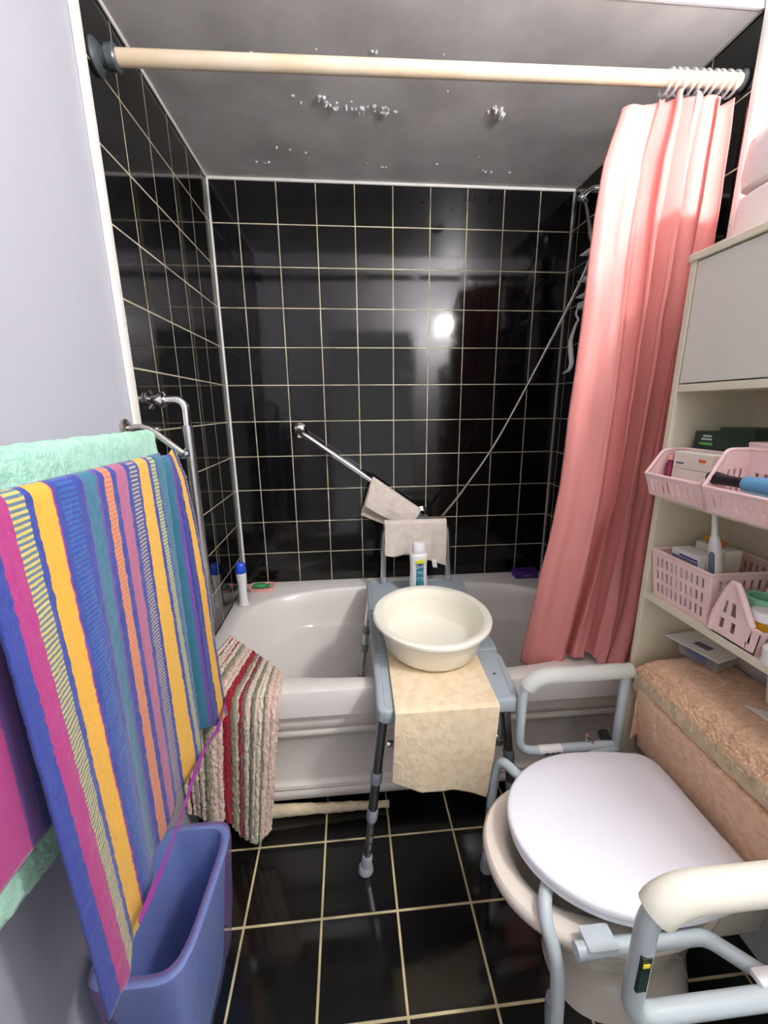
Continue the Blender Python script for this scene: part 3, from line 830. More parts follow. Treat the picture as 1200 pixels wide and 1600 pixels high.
def leg(top, foot, mat_hi, mat_lo, split=.55, collars=True, foot_r=.019):
    top, foot = V(top), V(foot)
    d_ = (foot - top)
    bm = new(); tube(bm, [top, top + d_ * split], .0135, 16); L = obj('leg', bm, mat_hi, t)
    bm = new(); tube(bm, [top + d_ * (split - .02), top + d_ * .97], .0112, 16); obj('leg_extension', bm, mat_lo, L)
    if collars:
        for k, r in ((split * .62, .0165), (split, .0165)):
            p = top + d_ * k; n = d_.normalized()
            bm = new(); tube(bm, [p - n * .016, p - n * .012, p + n * .018, p + n * .022], [.0145, r, r, .0145], 18); obj('collar', bm, M['collar'], L)
        for k in range(5):
            p = top + d_ * (split + .07 + k * .055)
            s = V((.35, -1, 0)).normalized(); bm = new(); tube(bm, [p + s * .0100, p + s * .0122], .0028, 8)
            obj('pin_hole', bm, M['hole'], L)
    n = d_.normalized()
    bm = new(); tube(bm, [foot - n * .055, foot - n * .050, foot - n * .018, foot - n * .014], [.013, .0155, .0165, .0165], 20)
    lathe(bm, [(.0165, .020), (.0215, .012), (.0225, .001)], (foot.x, foot.y, foot.z), 24)
    obj('rubber_foot', bm, M['rubber'], L)
    return L
leg((.592, -.955, SZ - .04), (.531, -.976, 0.0005), M['alu_dark'], M['alu'], .62)
leg((.935, -.940, SZ - .04), (1.000, -.955, 0.0005), M['alu_dark'], M['alu_dark'], .55)
leg((.592, -.265, SZ - .04), (.540, -.285, .1195), M['alu'], M['alu'], .55)
leg((.965, -.265, SZ - .04), (1.01, -.285, .1195), M['alu'], M['alu'], .55)
bm = new(); tube(bm, fillet([(.905, -.945, SZ - .04), (.916, -.955, .47), (.918, -.962, .412)], .03), .012); 
tube(bm, [(.918, -.962, .425), (.918, -.962, .405)], .0125)
tube(bm, [(.6, -.925, SZ - .043), (.93, -.925, SZ - .043)], .0115); tube(bm, [(.6, -.27, SZ - .043), (.96, -.27, SZ - .043)], .0115)
for x in (.615, .925): tube(bm, [(x, -.96, SZ - .043), (x, -.2, SZ - .043)], .0115)
obj('under_frame', bm, M['alu_dark'], t)
bm = new(); tube(bm, [(.60, -.962, .432), (.912, -.962, .432)], .009); tube(bm, [(.86, -.962, .47), (.905, -.962, .472)], .005); obj('cross_brace', bm, M['chrome'], t)
bm = new(); tube(bm, fillet([(.655, -.195, SZ - .01), (.662, -.195, .845), (.942, -.195, .845), (.950, -.195, SZ - .01)], .055, 10), .0125, 16); AR = obj('arm_rail', bm, M['alu'], t)
for x in (.655, .950):
    bm = new(); tube(bm, [(x, -.195, SZ + .0005), (x, -.195, SZ + .022), (x, -.195, SZ + .028)], [.0175, .0175, .014], 18); obj('rail_socket', bm, M['collar'], AR)
bm = new(); lathe(bm, [(.004, 0), (.004, .0012)], (.925, -.88, SZ), 10); obj('seat_screw', bm, M['hole'], t)

# towel under the basin and over the bench front
bm = new()
def bt(u, v):
    xl = lerp(.628, .603, v); k = .42
    x = lerp(lerp(.622, .606, v), lerp(.905, .872, v), u)
    if v < k:
        y = lerp(-.66, -1.012, v / k); z = SZ + .005
        if v > k * .93:
            pass
    else:
        q = (v - k) / (1 - k)
        hem = interp([0, .3, .65, .85, 1], [.36, .325, .318, .295, .275], u)
        z = lerp(SZ + .002, hem, q); y = -1.0165 - .006 * math.sin(q * PI) - .006 * math.sin(u * 5) * q
    p = V((x, y, z))
    w = .0005 * ns(u * 30, v * 40) + .0022 * ns(u * 5, v * 6, 3)
    if v < k: p.z += abs(w)
    else: p.y -= abs(w) * 1.4
    return p
sheet(bm, bt, 90, 130)
tag(obj('bench_towel', bm, M['towel_beige'], solid=.004), 'beige hand towel under the basin, hanging over the front of the bench', 'towel')

# basin
BX, BY, BZ = .768, -.715, SZ + .0115
bm = new()
pf_ = [(.0, .0), (.128, .0), (.146, .003), (.154, .012), (.168, .070), (.172, .092), (.186, .095), (.193, .100), (.193, .107), (.188, .111), (.178, .111), (.168, .107), (.164, .098), (.160, .088), (.157, .080), (.157, .078), (.150, .020), (.142, .008), (.12, .005), (.0, .004)]
pf_ = [(max(r, .002), h) for r, h in pf_]
lathe(bm, pf_, (BX, BY, BZ), 72, sx=.975, sy=1.09)
tag(obj('washbasin', bm, M['basin']), 'round cream plastic wash basin standing empty on the transfer bench', 'basin')

# shampoo bottle
SX, SY = .790, -.335
t = thing('shampoo_bottle', 'white shampoo bottle with teal and yellow label behind the basin', 'bottle', (SX, SY, SZ))
bm = new(); lathe(bm, [(.02, .0008), (.034, .001), (.037, .006), (.037, .06), (.0345, .105), (.0345, .14), (.037, .172), (.0365, .180), (.031, .187), (.027, .188)], (SX, SY, SZ), 40, sx=1.0, sy=.66); obj('bottle_body', bm, M['white_plastic'], t)
bm = new(); lathe(bm, [(.027, .188), (.0285, .190), (.0275, .205), (.0255, .228), (.024, .232), (.018, .234), (.004, .234)], (SX, SY, SZ), 36, sx=.98, sy=.74); obj('cap', bm, M['white_plastic'], t)
bprof = [(.006, .037), (.06, .037), (.105, .0345), (.14, .0345), (.172, .037)]
def bpatch(a0, a1, h0, h1, off, nn=10, top=None):
    b_ = new()
    def g_(u, v):
        hh = lerp(h0, h1, v) + (top(u) * v if top else 0)
        r = interp([q[0] for q in bprof], [q[1] for q in bprof], hh) + off
        wai = 1 - .16 * math.sin(PI * min(1, max(0, (hh - .03) / .12)))
        a = -PI / 2 + lerp(a0, a1, u) * wai
        return V((SX + r * math.cos(a), SY + r * .66 * math.sin(a) - off * .4, SZ + hh))
    sheet(b_, g_, nn, 12); return b_
lab = obj('label', bpatch(-.42, .62, .010, .150, .0006), M['teal'], t, solid=.0003)
obj('yellow_band', bpatch(-.50, .66, .1475, .160, .0008, top=lambda u: .008 * u), M['yellow'], lab, solid=.0003)
obj('purple_blob', bpatch(-.12, .40, .128, .147, .0011), M['navy'], lab, solid=.0003)
tb = text_bm('Zest', .019)
for v in tb.verts: v.co = V((SX + .002 + v.co.x, SY - .0258 - v.co.z, SZ + .136 + v.co.y + v.co.x * .25))
obj('lettering', tb, M['white_plastic'], lab, smooth=False)
tb = text_bm('2 in 1', .007)
for v in tb.verts: v.co = V((SX + .003 + v.co.x, SY - .0256 - v.co.z, SZ + .152 + v.co.y + v.co.x * .2))
obj('lettering', tb, M['navy'], lab, smooth=False)
bm = new()
tube(bm, [(SX + .003 + .014 * math.cos(a), SY - .0238, SZ + .082 + .008 * math.sin(a)) for a in [2 * PI * k / 24 for k in range(25)]], .0008, 6)
tube(bm, [(SX + .003 + .009 * math.cos(a), SY - .0239, SZ + .084 + .005 * math.sin(a)) for a in [2 * PI * k / 24 for k in range(25)]], .0008, 6)
for q, zz in ((.016, .030), (.011, .024), (.013, .112), (.010, .105)): box(bm, (SX + .003 - q, SY - .0262 + (0 if zz > .1 else -.001), SZ + zz), (SX + .003 + q, SY - .0244, SZ + zz + .0024))
pl_ = obj('printed_lines', bm, M['sky_plastic'], lab); pl_['kind'] = 'stuff'

# grey cloths
def cloth(name, label, f, nu, nv, m='towel_grey', th=.0035):
    bm = new(); sheet(bm, f, nu, nv); return tag(obj(name, bm, M[m], solid=th), label, 'washcloth')
def armc(u, v):
    x = lerp(.662, .934, u) + .004 * ns(v * 6, 3); r = .0165; bz = .845
    hb = .09; hf = interp([0, .15, .4, .6, .8, 1], [.135, .142, .135, .158, .172, .192], u)
    arc = PI * r; L = hb + arc + hf; s = v * L
    if s < hb: y, z = -.195 + r, bz - hb + s
    elif s < hb + arc: a = (s - hb) / r; y, z = -.195 + r * math.cos(a), bz + r * math.sin(a)
    else: q = s - hb - arc; z = bz - q; y = -.195 - r - .012 * abs(math.sin(u * 7 + 1)) * q / hf
    if u < .12 and s > hb + arc: z += .0
    return V((x, y, z + .002 * ns(u * 9, v * 9)))
cl_o = cloth('washcloth', 'grey beige washcloth folded over the arm rail of the bench', armc, 60, 80)
bm = new(); sheet(bm, lambda u, v: V((.868 + .022 * u + .006 * v, -.220 - .002 * math.sin(v * 3), .685 - .038 * v - .004 * u)), 6, 8)
relabel(obj('care_tag', bm, M['paper'], cl_o, solid=.0006), 'white care tag at the hem of the cloth')
PA = A + d * ((.616 - A.x) / d.x); PB = A + d * ((.838 - A.x) / d.x)
def gbc(u, v):
    top = PA.lerp(PB, u)
    r = .0175
    fb = V((lerp(.584, .80, u), 0, interp([0, .5, 1], [.900, .835, .805], u)))     # front hem
    bb = V((lerp(.566, .79, u), 0, interp([0, .5, 1], [.850, .80, .80], u)))     # back hem
    nrm = V((-d.z, 0, d.x)) ; nrm = V((.58, 0, .82)) if nrm.z < 0 else nrm
    if v < .4:
        q = 1 - v / .4; p = top.lerp(V((bb.x, 0, bb.z)), q); p.y = -.055 + r * .8
        p.y = min(p.y, -.012)
    elif v < .5:
        a = (v - .4) / .1 * PI; p = top + nrm * (r * math.sin(a)); p.y = -.055 + r * math.cos(a)
    else:
        q = (v - .5) / .5; p = V((lerp(top.x, fb.x, q), 0, lerp(top.z, fb.z, q))); p.y = -.055 - r - .012 * math.sin(q * 2.2) - .004 * math.sin(u * 9) * q
    p.y += .002 * ns(u * 8, v * 12, 2)
    return p
cloth('washcloth', 'grey beige washcloth hung over the lower end of the diagonal wall grab bar', gbc, 50, 90)

# ------------------------------------------------------------------ waste bin with liner
t = thing('waste_bin', 'slim blue waste bin standing against the left wall under the striped towel', 'waste bin', (.1, -1.24, 0))
def bin_ring(z, ins=0.0, n=5.0):
    k = z / .35
    hx, hy = lerp(.062, .082, k) - ins, lerp(.110, .140, k) - ins
    out = []
    for (x, y, _) in sring(0, 0, hx, hy, z, n, 72):
        out.append((.108 + x + .06 * (y + .14) * k, -1.228 + y, z))
    return out
bm = new()
loft(bm, [bin_ring(.001, .01), bin_ring(.004), bin_ring(.33), bin_ring(.332, -.006), bin_ring(.348, -.007), bin_ring(.351, -.002), bin_ring(.349, .004), bin_ring(.33, .005), bin_ring(.01, .006), bin_ring(.006, .02)], True, True)
obj('bin_body', bm, M['bin_blue'], t)
bm = new()
def bag_r(z, ins, wv, seed):
    return [(x + wv * ns(i * .45, seed, z * 12) * .9, y + wv * ns(i * .4, seed + 5, z * 12), z + wv * .6 * ns(i * .8, seed + 9, 0)) for i, (x, y, z) in enumerate(bin_ring(z, ins))]
rings = [bag_r(.045, -.016, .006, 9), bag_r(.10, -.017, .005, 8), bag_r(.18, -.0145, .005, 7), bag_r(.26, -.0125, .004, 6), bag_r(.335, -.0115, .0015, 5), bag_r(.354, -.009, .001, 3), bag_r(.3565, -.002, .0006, 3), bag_r(.354, .0085, .0008, 3), bag_r(.33, .012, .002, 2), bag_r(.27, .016, .003, 1), bag_r(.20, .021, .004, 1), bag_r(.13, .026, .005, 1), bag_r(.06, .030, .005, 1), bag_r(.03, .045, .003, 1)]
loft(bm, rings, False, True)
tag(obj('bin_liner', bm, M['bag']), 'translucent lilac bin bag lining the blue waste bin', 'bin bag')

# ------------------------------------------------------------------ toilet
t = thing('toilet', 'cream toilet with closed white lid below the cabinet', 'toilet', (1.12, -1.237, 0))
TY = -1.237
bm = new()
def br(cx, hx, hy, z, n=2.2, hx2=None): return sring(cx, TY, hx, hy, z, n, 64, hx2)
rings = [br(1.13, .165, .112, .0005, 2.6), br(1.13, .16, .108, .03, 2.6), br(1.12, .155, .105, .12), br(1.09, .185, .130, .22), br(1.055, .228, .163, .305), br(1.045, .246, .180, .345), br(1.043, .250, .185, .360), br(1.043, .248, .184, .372), br(1.043, .242, .179, .378), br(1.043, .208, .146, .378), br(1.043, .195, .134, .370), br(1.05, .17, .115, .30), br(1.08, .10, .075, .20)]
loft(bm, rings, True, True)
obj('bowl', bm, M['porcelain'], t)
def lid_ring(ins, z):
    out = []
    x0, xb, hy = .844 + ins, 1.282 - ins, .185 - ins
    xc = 1.075
    for k in range(49):   # front half ellipse from far side to near side
        a = PI / 2 + PI * k / 48
        out.append((xc + (xc - x0) * math.cos(a), TY + hy * math.sin(a), z))
    # sides taper slightly towards the hinge
    rr_ = .05
    for k in range(1, 7):
        s = k / 7; out.append((lerp(xc, xb - rr_, s), TY - hy * (1 - .09 * s * s), z))
    for k in range(9):
        a = -PI / 2 + PI / 2 * k / 8; out.append((xb - rr_ + rr_ * math.cos(a), TY - hy * .91 + rr_ + rr_ * math.sin(a), z))
    for k in range(9):
        a = PI / 2 * k / 8; out.append((xb - rr_ + rr_ * math.cos(a), TY + hy * .91 - rr_ + rr_ * math.sin(a), z))
    for k in range(1, 7):
        s = 1 - k / 7; out.append((lerp(xc, xb - rr_, s), TY + hy * (1 - .09 * s * s), z))
    return out
bm = new(); loft(bm, [lid_ring(.010, .412), lid_ring(.006, .414), lid_ring(.006, .422), lid_ring(.010, .425), lid_ring(.07, .425), lid_ring(.075, .420), lid_ring(.072, .412), lid_ring(.010, .412)])
obj('seat', bm, M['lid'], t)
bm = new(); loft(bm, [lid_ring(.012, .4295), lid_ring(.002, .431), lid_ring(0, .435), lid_ring(.0005, .444), lid_ring(.003, .448), lid_ring(.008, .4503), lid_ring(.05, .4515), lid_ring(.12, .452)], True, True)
obj('lid', bm, M['lid'], t)
for dy in (-.08, .08):
    bm = new(); tube(bm, [(1.282, TY + dy - .025, .43), (1.282, TY + dy + .025, .43)], .011); box(bm, (1.27, TY + dy - .015, .384), (1.292, TY + dy + .015, .425), .003); obj('hinge', bm, M['white_plastic'], t)
bm = new(); box(bm, (1.322, -1.512, .385), (1.466, -1.016, .655), .02); obj('tank', bm, M['porcelain'], t)
bm = new(); box(bm, (1.25, TY - .10, .20), (1.40, TY + .10, .386), .03); obj('tank_support', bm, M['porcelain'], t)

# terry cover over the tank
t = thing('tank_cover', 'peach terry cover over the toilet tank, sagging at the front edge', 'tank cover', (1.39, -1.24, .68))
Y_F, Y_N = -1.002, -1.545
def covf(u, v):
    # v: rear top -> front edge -> hem
    y = lerp(Y_F, Y_N, u)
    pts = [(1.470, .692), (1.38, .704), (1.300, .702), (1.268, .692), (1.252, .670), (1.249, .645), (1.255, .622), (1.268, .612)]
    s = v * (len(pts) - 1); i = min(int(s), len(pts) - 2); q = s - i
    x, z = lerp(pts[i][0], pts[i + 1][0], q), lerp(pts[i][1], pts[i + 1][1], q)
    z += .006 * ns(y * 7, 3) + (.012 * math.cos((y + .95) * 9) * .4 if v > .5 else 0)
    x += .006 * ns(y * 9, 8) * v
    if u < .12: k = (1 - u / .12); z -= .045 * k ** 2.2 ; x += .02 * k ** 2 * (v > .5)
    if u > .97: z -= .03 * ((u - .97) / .03) ** 2
    n = .0042 * ns(y * 170, v * 46, 1) + .0024 * ns(y * 70, v * 26, 5)
    return V((x - n * (v > .4), y, z + n))
bm = new(); sheet(bm, covf, 260, 110)
obj('lid_cover', bm, M['peach'], t, solid=.005)
bm = new()
def endf(u, v):
    x = lerp(1.468, 1.272, u); z = lerp(.668, .44, v) - (.012 * (u - .5) ** 2)
    return V((x, Y_F - .003 + .003 * ns(x * 40, z * 30) - .010 * (u > .9) * (u - .9) * 10, z))
sheet(bm, endf, 40, 40); obj('end_skirt', bm, M['peach'], t, solid=.004)
bm = new()
def hemf(u, v):
    # flat woven band along the lower front of the lid cover
    k = interp([0, .1, .5, 1], [.60, .62, .60, .56], u) + .03 * ns(u * 8, 2)
    p = covf(u, lerp(k, .90, v)); q = covf(u, lerp(k, .90, v))
    p.x -= .003 + .0015 * math.sin(v * PI)
    return p
sheet(bm, hemf, 160, 10); relabel(obj('hem_band', bm, M['peach_hem'], t, solid=.002), 'pale woven hem band')
bm = new()
def lipf(u, v):
    y = lerp(Y_F - .004, Y_N, u); a = v * 2 * PI; r = .012 + .003 * ns(y * 10, 4)
    n = .002 * ns(y * 130, v * 9)
    return V((1.262 + .018 * max(0, 1 - u * 8) + (r + n) * math.cos(a) + .004 * ns(y * 12, 1), y, .604 + (r + n) * math.sin(a) + .008 * math.cos((y + .95) * 9) * .6 + .003 * ns(y * 30, 1)))
sheet(bm, lipf, 220, 14); obj('lower_roll', bm, M['peach'], t)
bm = new()
def bodyf(u, v):
    y = lerp(Y_F - .004, Y_N, u); z = lerp(.618, .405, v)
    x = lerp(1.272, 1.303, min(1, v * 1.5)) + .003 * ns(y * 8, z * 8) + .0015 * ns(y * 120, z * 120) - .006 * math.sin(v * PI) * (u < .12)
    return V((x, y, z))
sheet(bm, bodyf, 140, 60); obj('front_skirt', bm, M['peach'], t, solid=.004)

# ------------------------------------------------------------------ toilet safety frame
t = thing('toilet_safety_frame', 'grey tubular toilet safety frame with foam armrests on both sides of the toilet', 'safety frame', (1.1, TY, 0))
for nm, y, xf, xr, zt, zb, r, rp, pm in (('far', -.994, .962, 1.2475, .640, .402, .0125, .0215, 'pad'), ('near', -1.502, .934, 1.30, .646, .388, .0155, .0262, 'pad_near')):
    bm = new(); tube(bm, fillet([(xr, y, zb - .03), (xr, y, zt), (xf, y, zt), (xf, y, zb), (xr - .01, y, zb)], [.008, .07, .05], 10), r, 18)
    arm = obj('armrest_frame', bm, M['frame'], t)
    path = fillet([(xr + .012, y, zt), (xf, y, zt), (xf, y, zt - .2)], .075, 14)
    cut = [p for p in path if p.z > zt - .034]
    bm = new(); tube(bm, cut, [rp * .93] + [rp] * (len(cut) - 2) + [rp * .97], 24); obj('foam_grip', bm, M[pm], arm)
    if nm == 'far':
        b_ = new(); tube(b_, [(1.020, y, zb), (1.085, y, zb)], r + .0006, 18, caps=False); st = obj('sticker', b_, M['paper'], arm)
        b_ = new()
        for k in range(9):
            x0 = 1.034 + k * .0052; h = (.0032, .0045, .0028)[k % 3]
            box(b_, (x0, y - r - .0014, zb - .006), (x0 + .0036, y - r + .002, zb - .006 + h * 1.6))
        obj('printed_mark', b_, M['green_box'], st, smooth=False)
        b_ = new(); tube(b_, [(1.175, y, zb + .010), (1.175, y, zb + .022)], .006); lathe(b_, [(.009, .018), (.010, .022), (.008, .032), (.003, .034)], (1.165, y + .006, zb), 12); obj('adjuster_knob', b_, M['nickel'], arm)
        b_ = new(); tube(b_, [(1.222, y + .004, zb + .008), (1.226, y + .03, zb + .016)], .014); obj('end_plug', b_, M['black'], arm)
    else:
        b_ = new(); box(b_, (xf - r * .75, y - r * .78, .478), (xf + r * .2, y - r * .98 - .0012, .548), .0008)
        for v in b_.verts: v.co = v.co
        st = obj('sticker', b_, M['green_box'], arm)
        b_ = new(); box(b_, (xf - r * .6, y - r * .98 - .0020, .530), (xf + r * .1, y - r * .95, .537)); obj('print', b_, M['yellow'], st)
# legs
for nm, pts in (('far', [(1.02, -1.135, .3945), (.948, -1.080, .3945), (.906, -1.018, .3945), (.891, -1.008, .30), (.888, -1.006, .012)]), ('near', [(1.0, -1.290, .3945), (.905, -1.305, .3945), (.864, -1.362, .392), (.876, -1.403, .30), (.880, -1.42, .012)])):
    bm = new(); P = smooth_path(pts, 8); tube(bm, P, .013, 18); L = obj('leg', bm, M['frame'], t)
    f_ = V(pts[-1])
    bm = new(); tube(bm, [V(pts[3]) + V((0, 0, -.06)), V(pts[3]) + V((0, 0, -.09)), V((f_.x, f_.y, .07))], .0155, 18); obj('leg_sleeve', bm, M['collar'], L)
    bm = new(); lathe(bm, [(.018, .0005), (.019, .006), (.0165, .03), (.0145, .045)], (f_.x, f_.y, 0), 22); obj('rubber_foot', bm, M['rubber'], L)
    bm = new(); tube(bm, [(f_.x - .018, f_.y - .004, .068), (f_.x + .018, f_.y - .004, .068)], .004); obj('leg_pin', bm, M['chrome'], L)
bm = new(); tube(bm, fillet([(.893, -1.418, .392), (1.135, -1.418, .392), (1.20, -1.475, .385)], .02), .0135, 18); obj('side_rail', bm, M['frame'], t)
bm = new(); tube(bm, [(.95, -1.06, .394), (1.250, -.998, .394)], .0105, 14); obj('side_rail', bm, M['frame'], t)
bm = new(); box(bm, (.910, -1.432, .404), (.965, -1.392, .4095), .002); obj('mounting_bracket', bm, M['frame'], t)
bm = new(); box(bm, (1.165, -1.500, .399), (1.21, -1.475, .412), .003); obj('mounting_bracket', bm, M['white_plastic'], t)

# ------------------------------------------------------------------ cabinet over the toilet
CXF, CY1, CY0 = 1.270, -.970, -1.575
t = thing('bathroom_cabinet', 'tall cream over-toilet cabinet with a closed door above open shelves', 'cabinet', (1.38, -1.27, 0))
bm = new(); box(bm, (CXF, CY1 - .016, .0), (1.482, CY1, 1.640), .0015)
box(bm, (CXF, CY0, .0), (1.482, CY0 + .016, 1.640), .0015)
obj('side_panel', bm, M['cabinet'], t, smooth=False)
bm = new(); box(bm, (1.474, CY0 + .016, .84), (1.482, CY1 - .016, 1.63)); obj('back_panel', bm, M['cab_in'], t, smooth=False)
bm = new(); box(bm, (CXF - .004, CY0 - .004, 1.632), (1.484, CY1 + .004, 1.648), .002); obj('top_board', bm, M['cabinet'], t, smooth=False)
for z0, z1, lab_ in ((1.362, 1.378, 'shelf under the door'), (1.110, 1.126, 'middle shelf'), (.850, .866, 'lowest shelf')):
    bm = new(); box(bm, (CXF + .001, CY0 + .016, z0), (1.474, CY1 - .016, z1), .0012); relabel(obj('shelf', bm, M['cabinet'], t, smooth=False), lab_)
bm = new(); box(bm, (CXF + .001, CY0 + .019, 1.3805), (CXF + .017, CY1 - .0195, 1.6295), .0015); relabel(obj('door', bm, M['door'], t, smooth=False), 'plain grey-white cabinet door')

# roll pack on top
t = thing('toilet_roll_pack', 'plastic wrapped pack of white toilet rolls in two layers on the cabinet top', 'toilet roll pack', (1.40, -1.2, 1.65))
for zz in (1.6495, 1.7485):
    bm = new()
    rg = [sring(1.398, -1.19, .079, .20, zz + q, n_, 72) for q, n_ in ((0, 5),)]
    def pk(ins, z, w=.003): return [(x + w * ns(i * .5, z * 20), y + w * ns(i * .45, z * 20, 4), z) for i, (x, y, _) in enumerate(sring(1.398, -1.185, .082 - ins, .205 - ins, z, 5, 72))]
    loft(bm, [pk(.012, zz, 0), pk(.002, zz + .008), pk(0, zz + .03), pk(0, zz + .07), pk(.002, zz + .088), pk(.014, zz + .0985, .001)], True, True)
    obj('roll_layer', bm, M['tissue_wrap'], t)

# ------------------------------------------------------------------ pink baskets
def scoop_basket(name, label, y0, y1, xf, xb, z, hf, hb, group):
    t = thing(name, label, 'basket', ((xf + xb) / 2, (y0 + y1) / 2, z), group)
    th = .0022; ov = .018
    bm = new()
    box(bm, (xf + ov, y1 + .004, z), (xb, y0 - .004, z + .003))
    obj('base', bm, M['pink_basket'], t, smooth=False)
    bm = new()   # sloped front
    slot_panel(bm, (xf + ov, y0 - .003, z), (xf + ov, y1 + .003, z), (xf, y1, z + hf), (xf, y0, z + hf), 9, 1, .4, .06, .16, .16, th)
    obj('front_wall', bm, M['pink_basket'], t, smooth=False)
    bm = new()
    slot_panel(bm, (xb, y0 - .003, z), (xb, y1 + .003, z), (xb, y1, z + hb), (xb, y0, z + hb), 8, 1, .4, .08, .30, .3, th)
    obj('back_wall', bm, M['pink_basket'], t, smooth=False)
    for y, s in ((y0, 1), (y1, -1)):
        bm = new()
        xm = lerp(xf, xb, .42)
        slot_panel(bm, (xf + ov, y, z), (xb, y, z), (xb, y, z + hb), (xm, y, z + hb), 3, 1, .35, .16, .25, .25, th * s)
        hexa(bm, [(xf + ov, y, z), (xf, y, z + hf), (xm, y, z + hb), (xm, y, z + hb * .9)] + [(xf + ov, y + th * s, z), (xf, y + th * s, z + hf), (xm, y + th * s, z + hb), (xm, y + th * s, z + hb * .9)])
        obj('side_wall', bm, M['pink_basket'], t, smooth=False)
    # rolled rim
    bm = new()
    xm = lerp(xf, xb, .42)
    loop = [(xf, y0, z + hf), (xf, y1, z + hf), (xm, y1, z + hb), (xb, y1, z + hb), (xb, y0, z + hb), (xm, y0, z + hb), (xf, y0, z + hf)]
    tube(bm, fillet(loop, .012, 4), .0038, 10)
    obj('rim', bm, M['pink_basket'], t)
    return t
scoop_basket('storage_basket', 'pink slotted basket holding white cartons, farther one on the middle shelf', -.990, -1.150, 1.222, 1.312, 1.1265, .050, .106, 'pink baskets in the cabinet')
scoop_basket('storage_basket', 'pink slotted basket with black-handled brush, nearer one on the middle shelf', -1.164, -1.335, 1.214, 1.300, 1.1265, .050, .122, 'pink baskets in the cabinet')
t = thing('storage_basket', 'pink slotted basket standing upright at the back of the middle shelf, right edge', 'basket', (1.40, -1.3, 1.13), 'pink baskets in the cabinet')
bm = new(); slot_panel(bm, (1.312, -1.158, 1.128), (1.312, -1.32, 1.128), (1.307, -1.32, 1.258), (1.307, -1.153, 1.258), 10, 3, .45, .12, .06, .3, .0022); obj('front_wall', bm, M['pink_basket'], t, smooth=False)
bm = new(); slot_panel(bm, (1.40, -1.158, 1.128), (1.312, -1.158, 1.128), (1.307, -1.153, 1.258), (1.40, -1.153, 1.258), 4, 3, .35, .12, .06, .3, .0022); obj('side_wall', bm, M['pink_basket'], t, smooth=False)
bm = new(); tube(bm, [(1.40, -1.154, 1.258), (1.307, -1.154, 1.258), (1.307, -1.32, 1.258)], .0036, 8); obj('rim', bm, M['pink_basket'], t)
t = thing('storage_basket', 'tall pink lattice basket with rows of slots on the lowest shelf', 'basket', (1.34, -1.08, .867), 'pink baskets in the cabinet')
zb = .8665
F = [(1.285, -1.000, zb), (1.285, -1.160, zb), (1.270, -1.163, zb + .118), (1.270, -.992, zb + .118)]
bm = new(); slot_panel(bm, F[0], F[1], F[2], F[3], 10, 3, .42, .06, .07, .34, .0022); obj('front_wall', bm, M['pink_basket'], t, smooth=False)
bm = new(); slot_panel(bm, F[1], (1.455, -1.160, zb), (1.46, -1.163, zb + .118), F[2], 9, 3, .42, .06, .07, .34, .0022); obj('side_wall', bm, M['pink_basket'], t, smooth=False)
bm = new(); slot_panel(bm, (1.455, -1.0, zb), F[0], F[3], (1.46, -.992, zb + .118), 9, 3, .42, .06, .07, .34, .0022); obj('side_wall', bm, M['pink_basket'], t, smooth=False)
bm = new(); slot_panel(bm, (1.455, -1.160, zb), (1.455, -1.0, zb), (1.46, -.992, zb + .118), (1.46, -1.163, zb + .118), 10, 3, .42, .06, .07, .34, .0022); obj('back_wall', bm, M['pink_basket'], t, smooth=False)
bm = new(); box(bm, (1.285, -1.16, zb), (1.455, -1.0, zb + .003)); obj('base', bm, M['pink_basket'], t, smooth=False)
bm = new(); tube(bm, [F[3], F[2], (1.46, -1.163, zb + .118), (1.46, -.992, zb + .118), F[3]], .0042, 8); obj('rim', bm, M['pink_basket'], t)
# scoop basket turned sideways on the lowest shelf
t = thing('storage_basket', 'low pink basket with pointed side handle holding an amber pot, lowest shelf', 'basket', (1.33, -1.27, .867), 'pink baskets in the cabinet')
def ear(x, s):
    bm = new(); th = .0025 * s
    o_ = [(x, -1.176, zb + .012), (x, -1.345, zb + .012), (x, -1.36, zb + .055), (x, -1.262, zb + .052), (x, -1.222, zb + .118), (x, -1.200, zb + .120), (x, -1.172, zb + .05)]
    def quad(a, b_, c, d_): hexa(bm, [a, b_, c, d_] + [tuple(V(p) + V((th, 0, 0))) for p in (a, b_, c, d_)])
    # panel around four slots
    quad((x, -1.182, zb), (x, -1.255, zb), (x, -1.252, zb + .018), (x, -1.180, zb + .018))
    for y_a, y_b in ((-1.180, -1.194), (-1.204, -1.219), (-1.229, -1.262)):
        quad((x, y_a, zb + .018), (x, y_b, zb + .018), (x, y_b, zb + .04), (x, y_a, zb + .04))
    quad((x, -1.178, zb + .04), (x, -1.262, zb + .04), (x, -1.256, zb + .052), (x, -1.182, zb + .052))
    for y_a, y_b, y_c, y_d in ((-1.182, -1.196, -1.200, -1.192), (-1.204, -1.214, -1.213, -1.205), (-1.226, -1.256, -1.238, -1.222)):
        quad((x, y_a, zb + .052), (x, y_b, zb + .052), (x, y_c, zb + .08), (x, y_d, zb + .08))
    quad((x, -1.192, zb + .08), (x, -1.238, zb + .08), (x, -1.218, zb + .116), (x, -1.204, zb + .116))
    quad((x, -1.255, zb), (x, -1.275, zb), (x, -1.28, zb + .05), (x, -1.262, zb + .05))
    tube(bm, smooth_path([(x, -1.176, zb + .004), (x, -1.182, zb + .05), (x, -1.203, zb + .112), (x, -1.213, zb + .120), (x, -1.224, zb + .112), (x, -1.262, zb + .052)], 8), [.006] * 41, 10)
    tube(bm, [(x, -1.262, zb + .05), (x, -1.28, zb + .05)], .004, 8)
    return bm
obj('side_wall', ear(1.276, 1), M['pink_basket'], t, smooth=False)
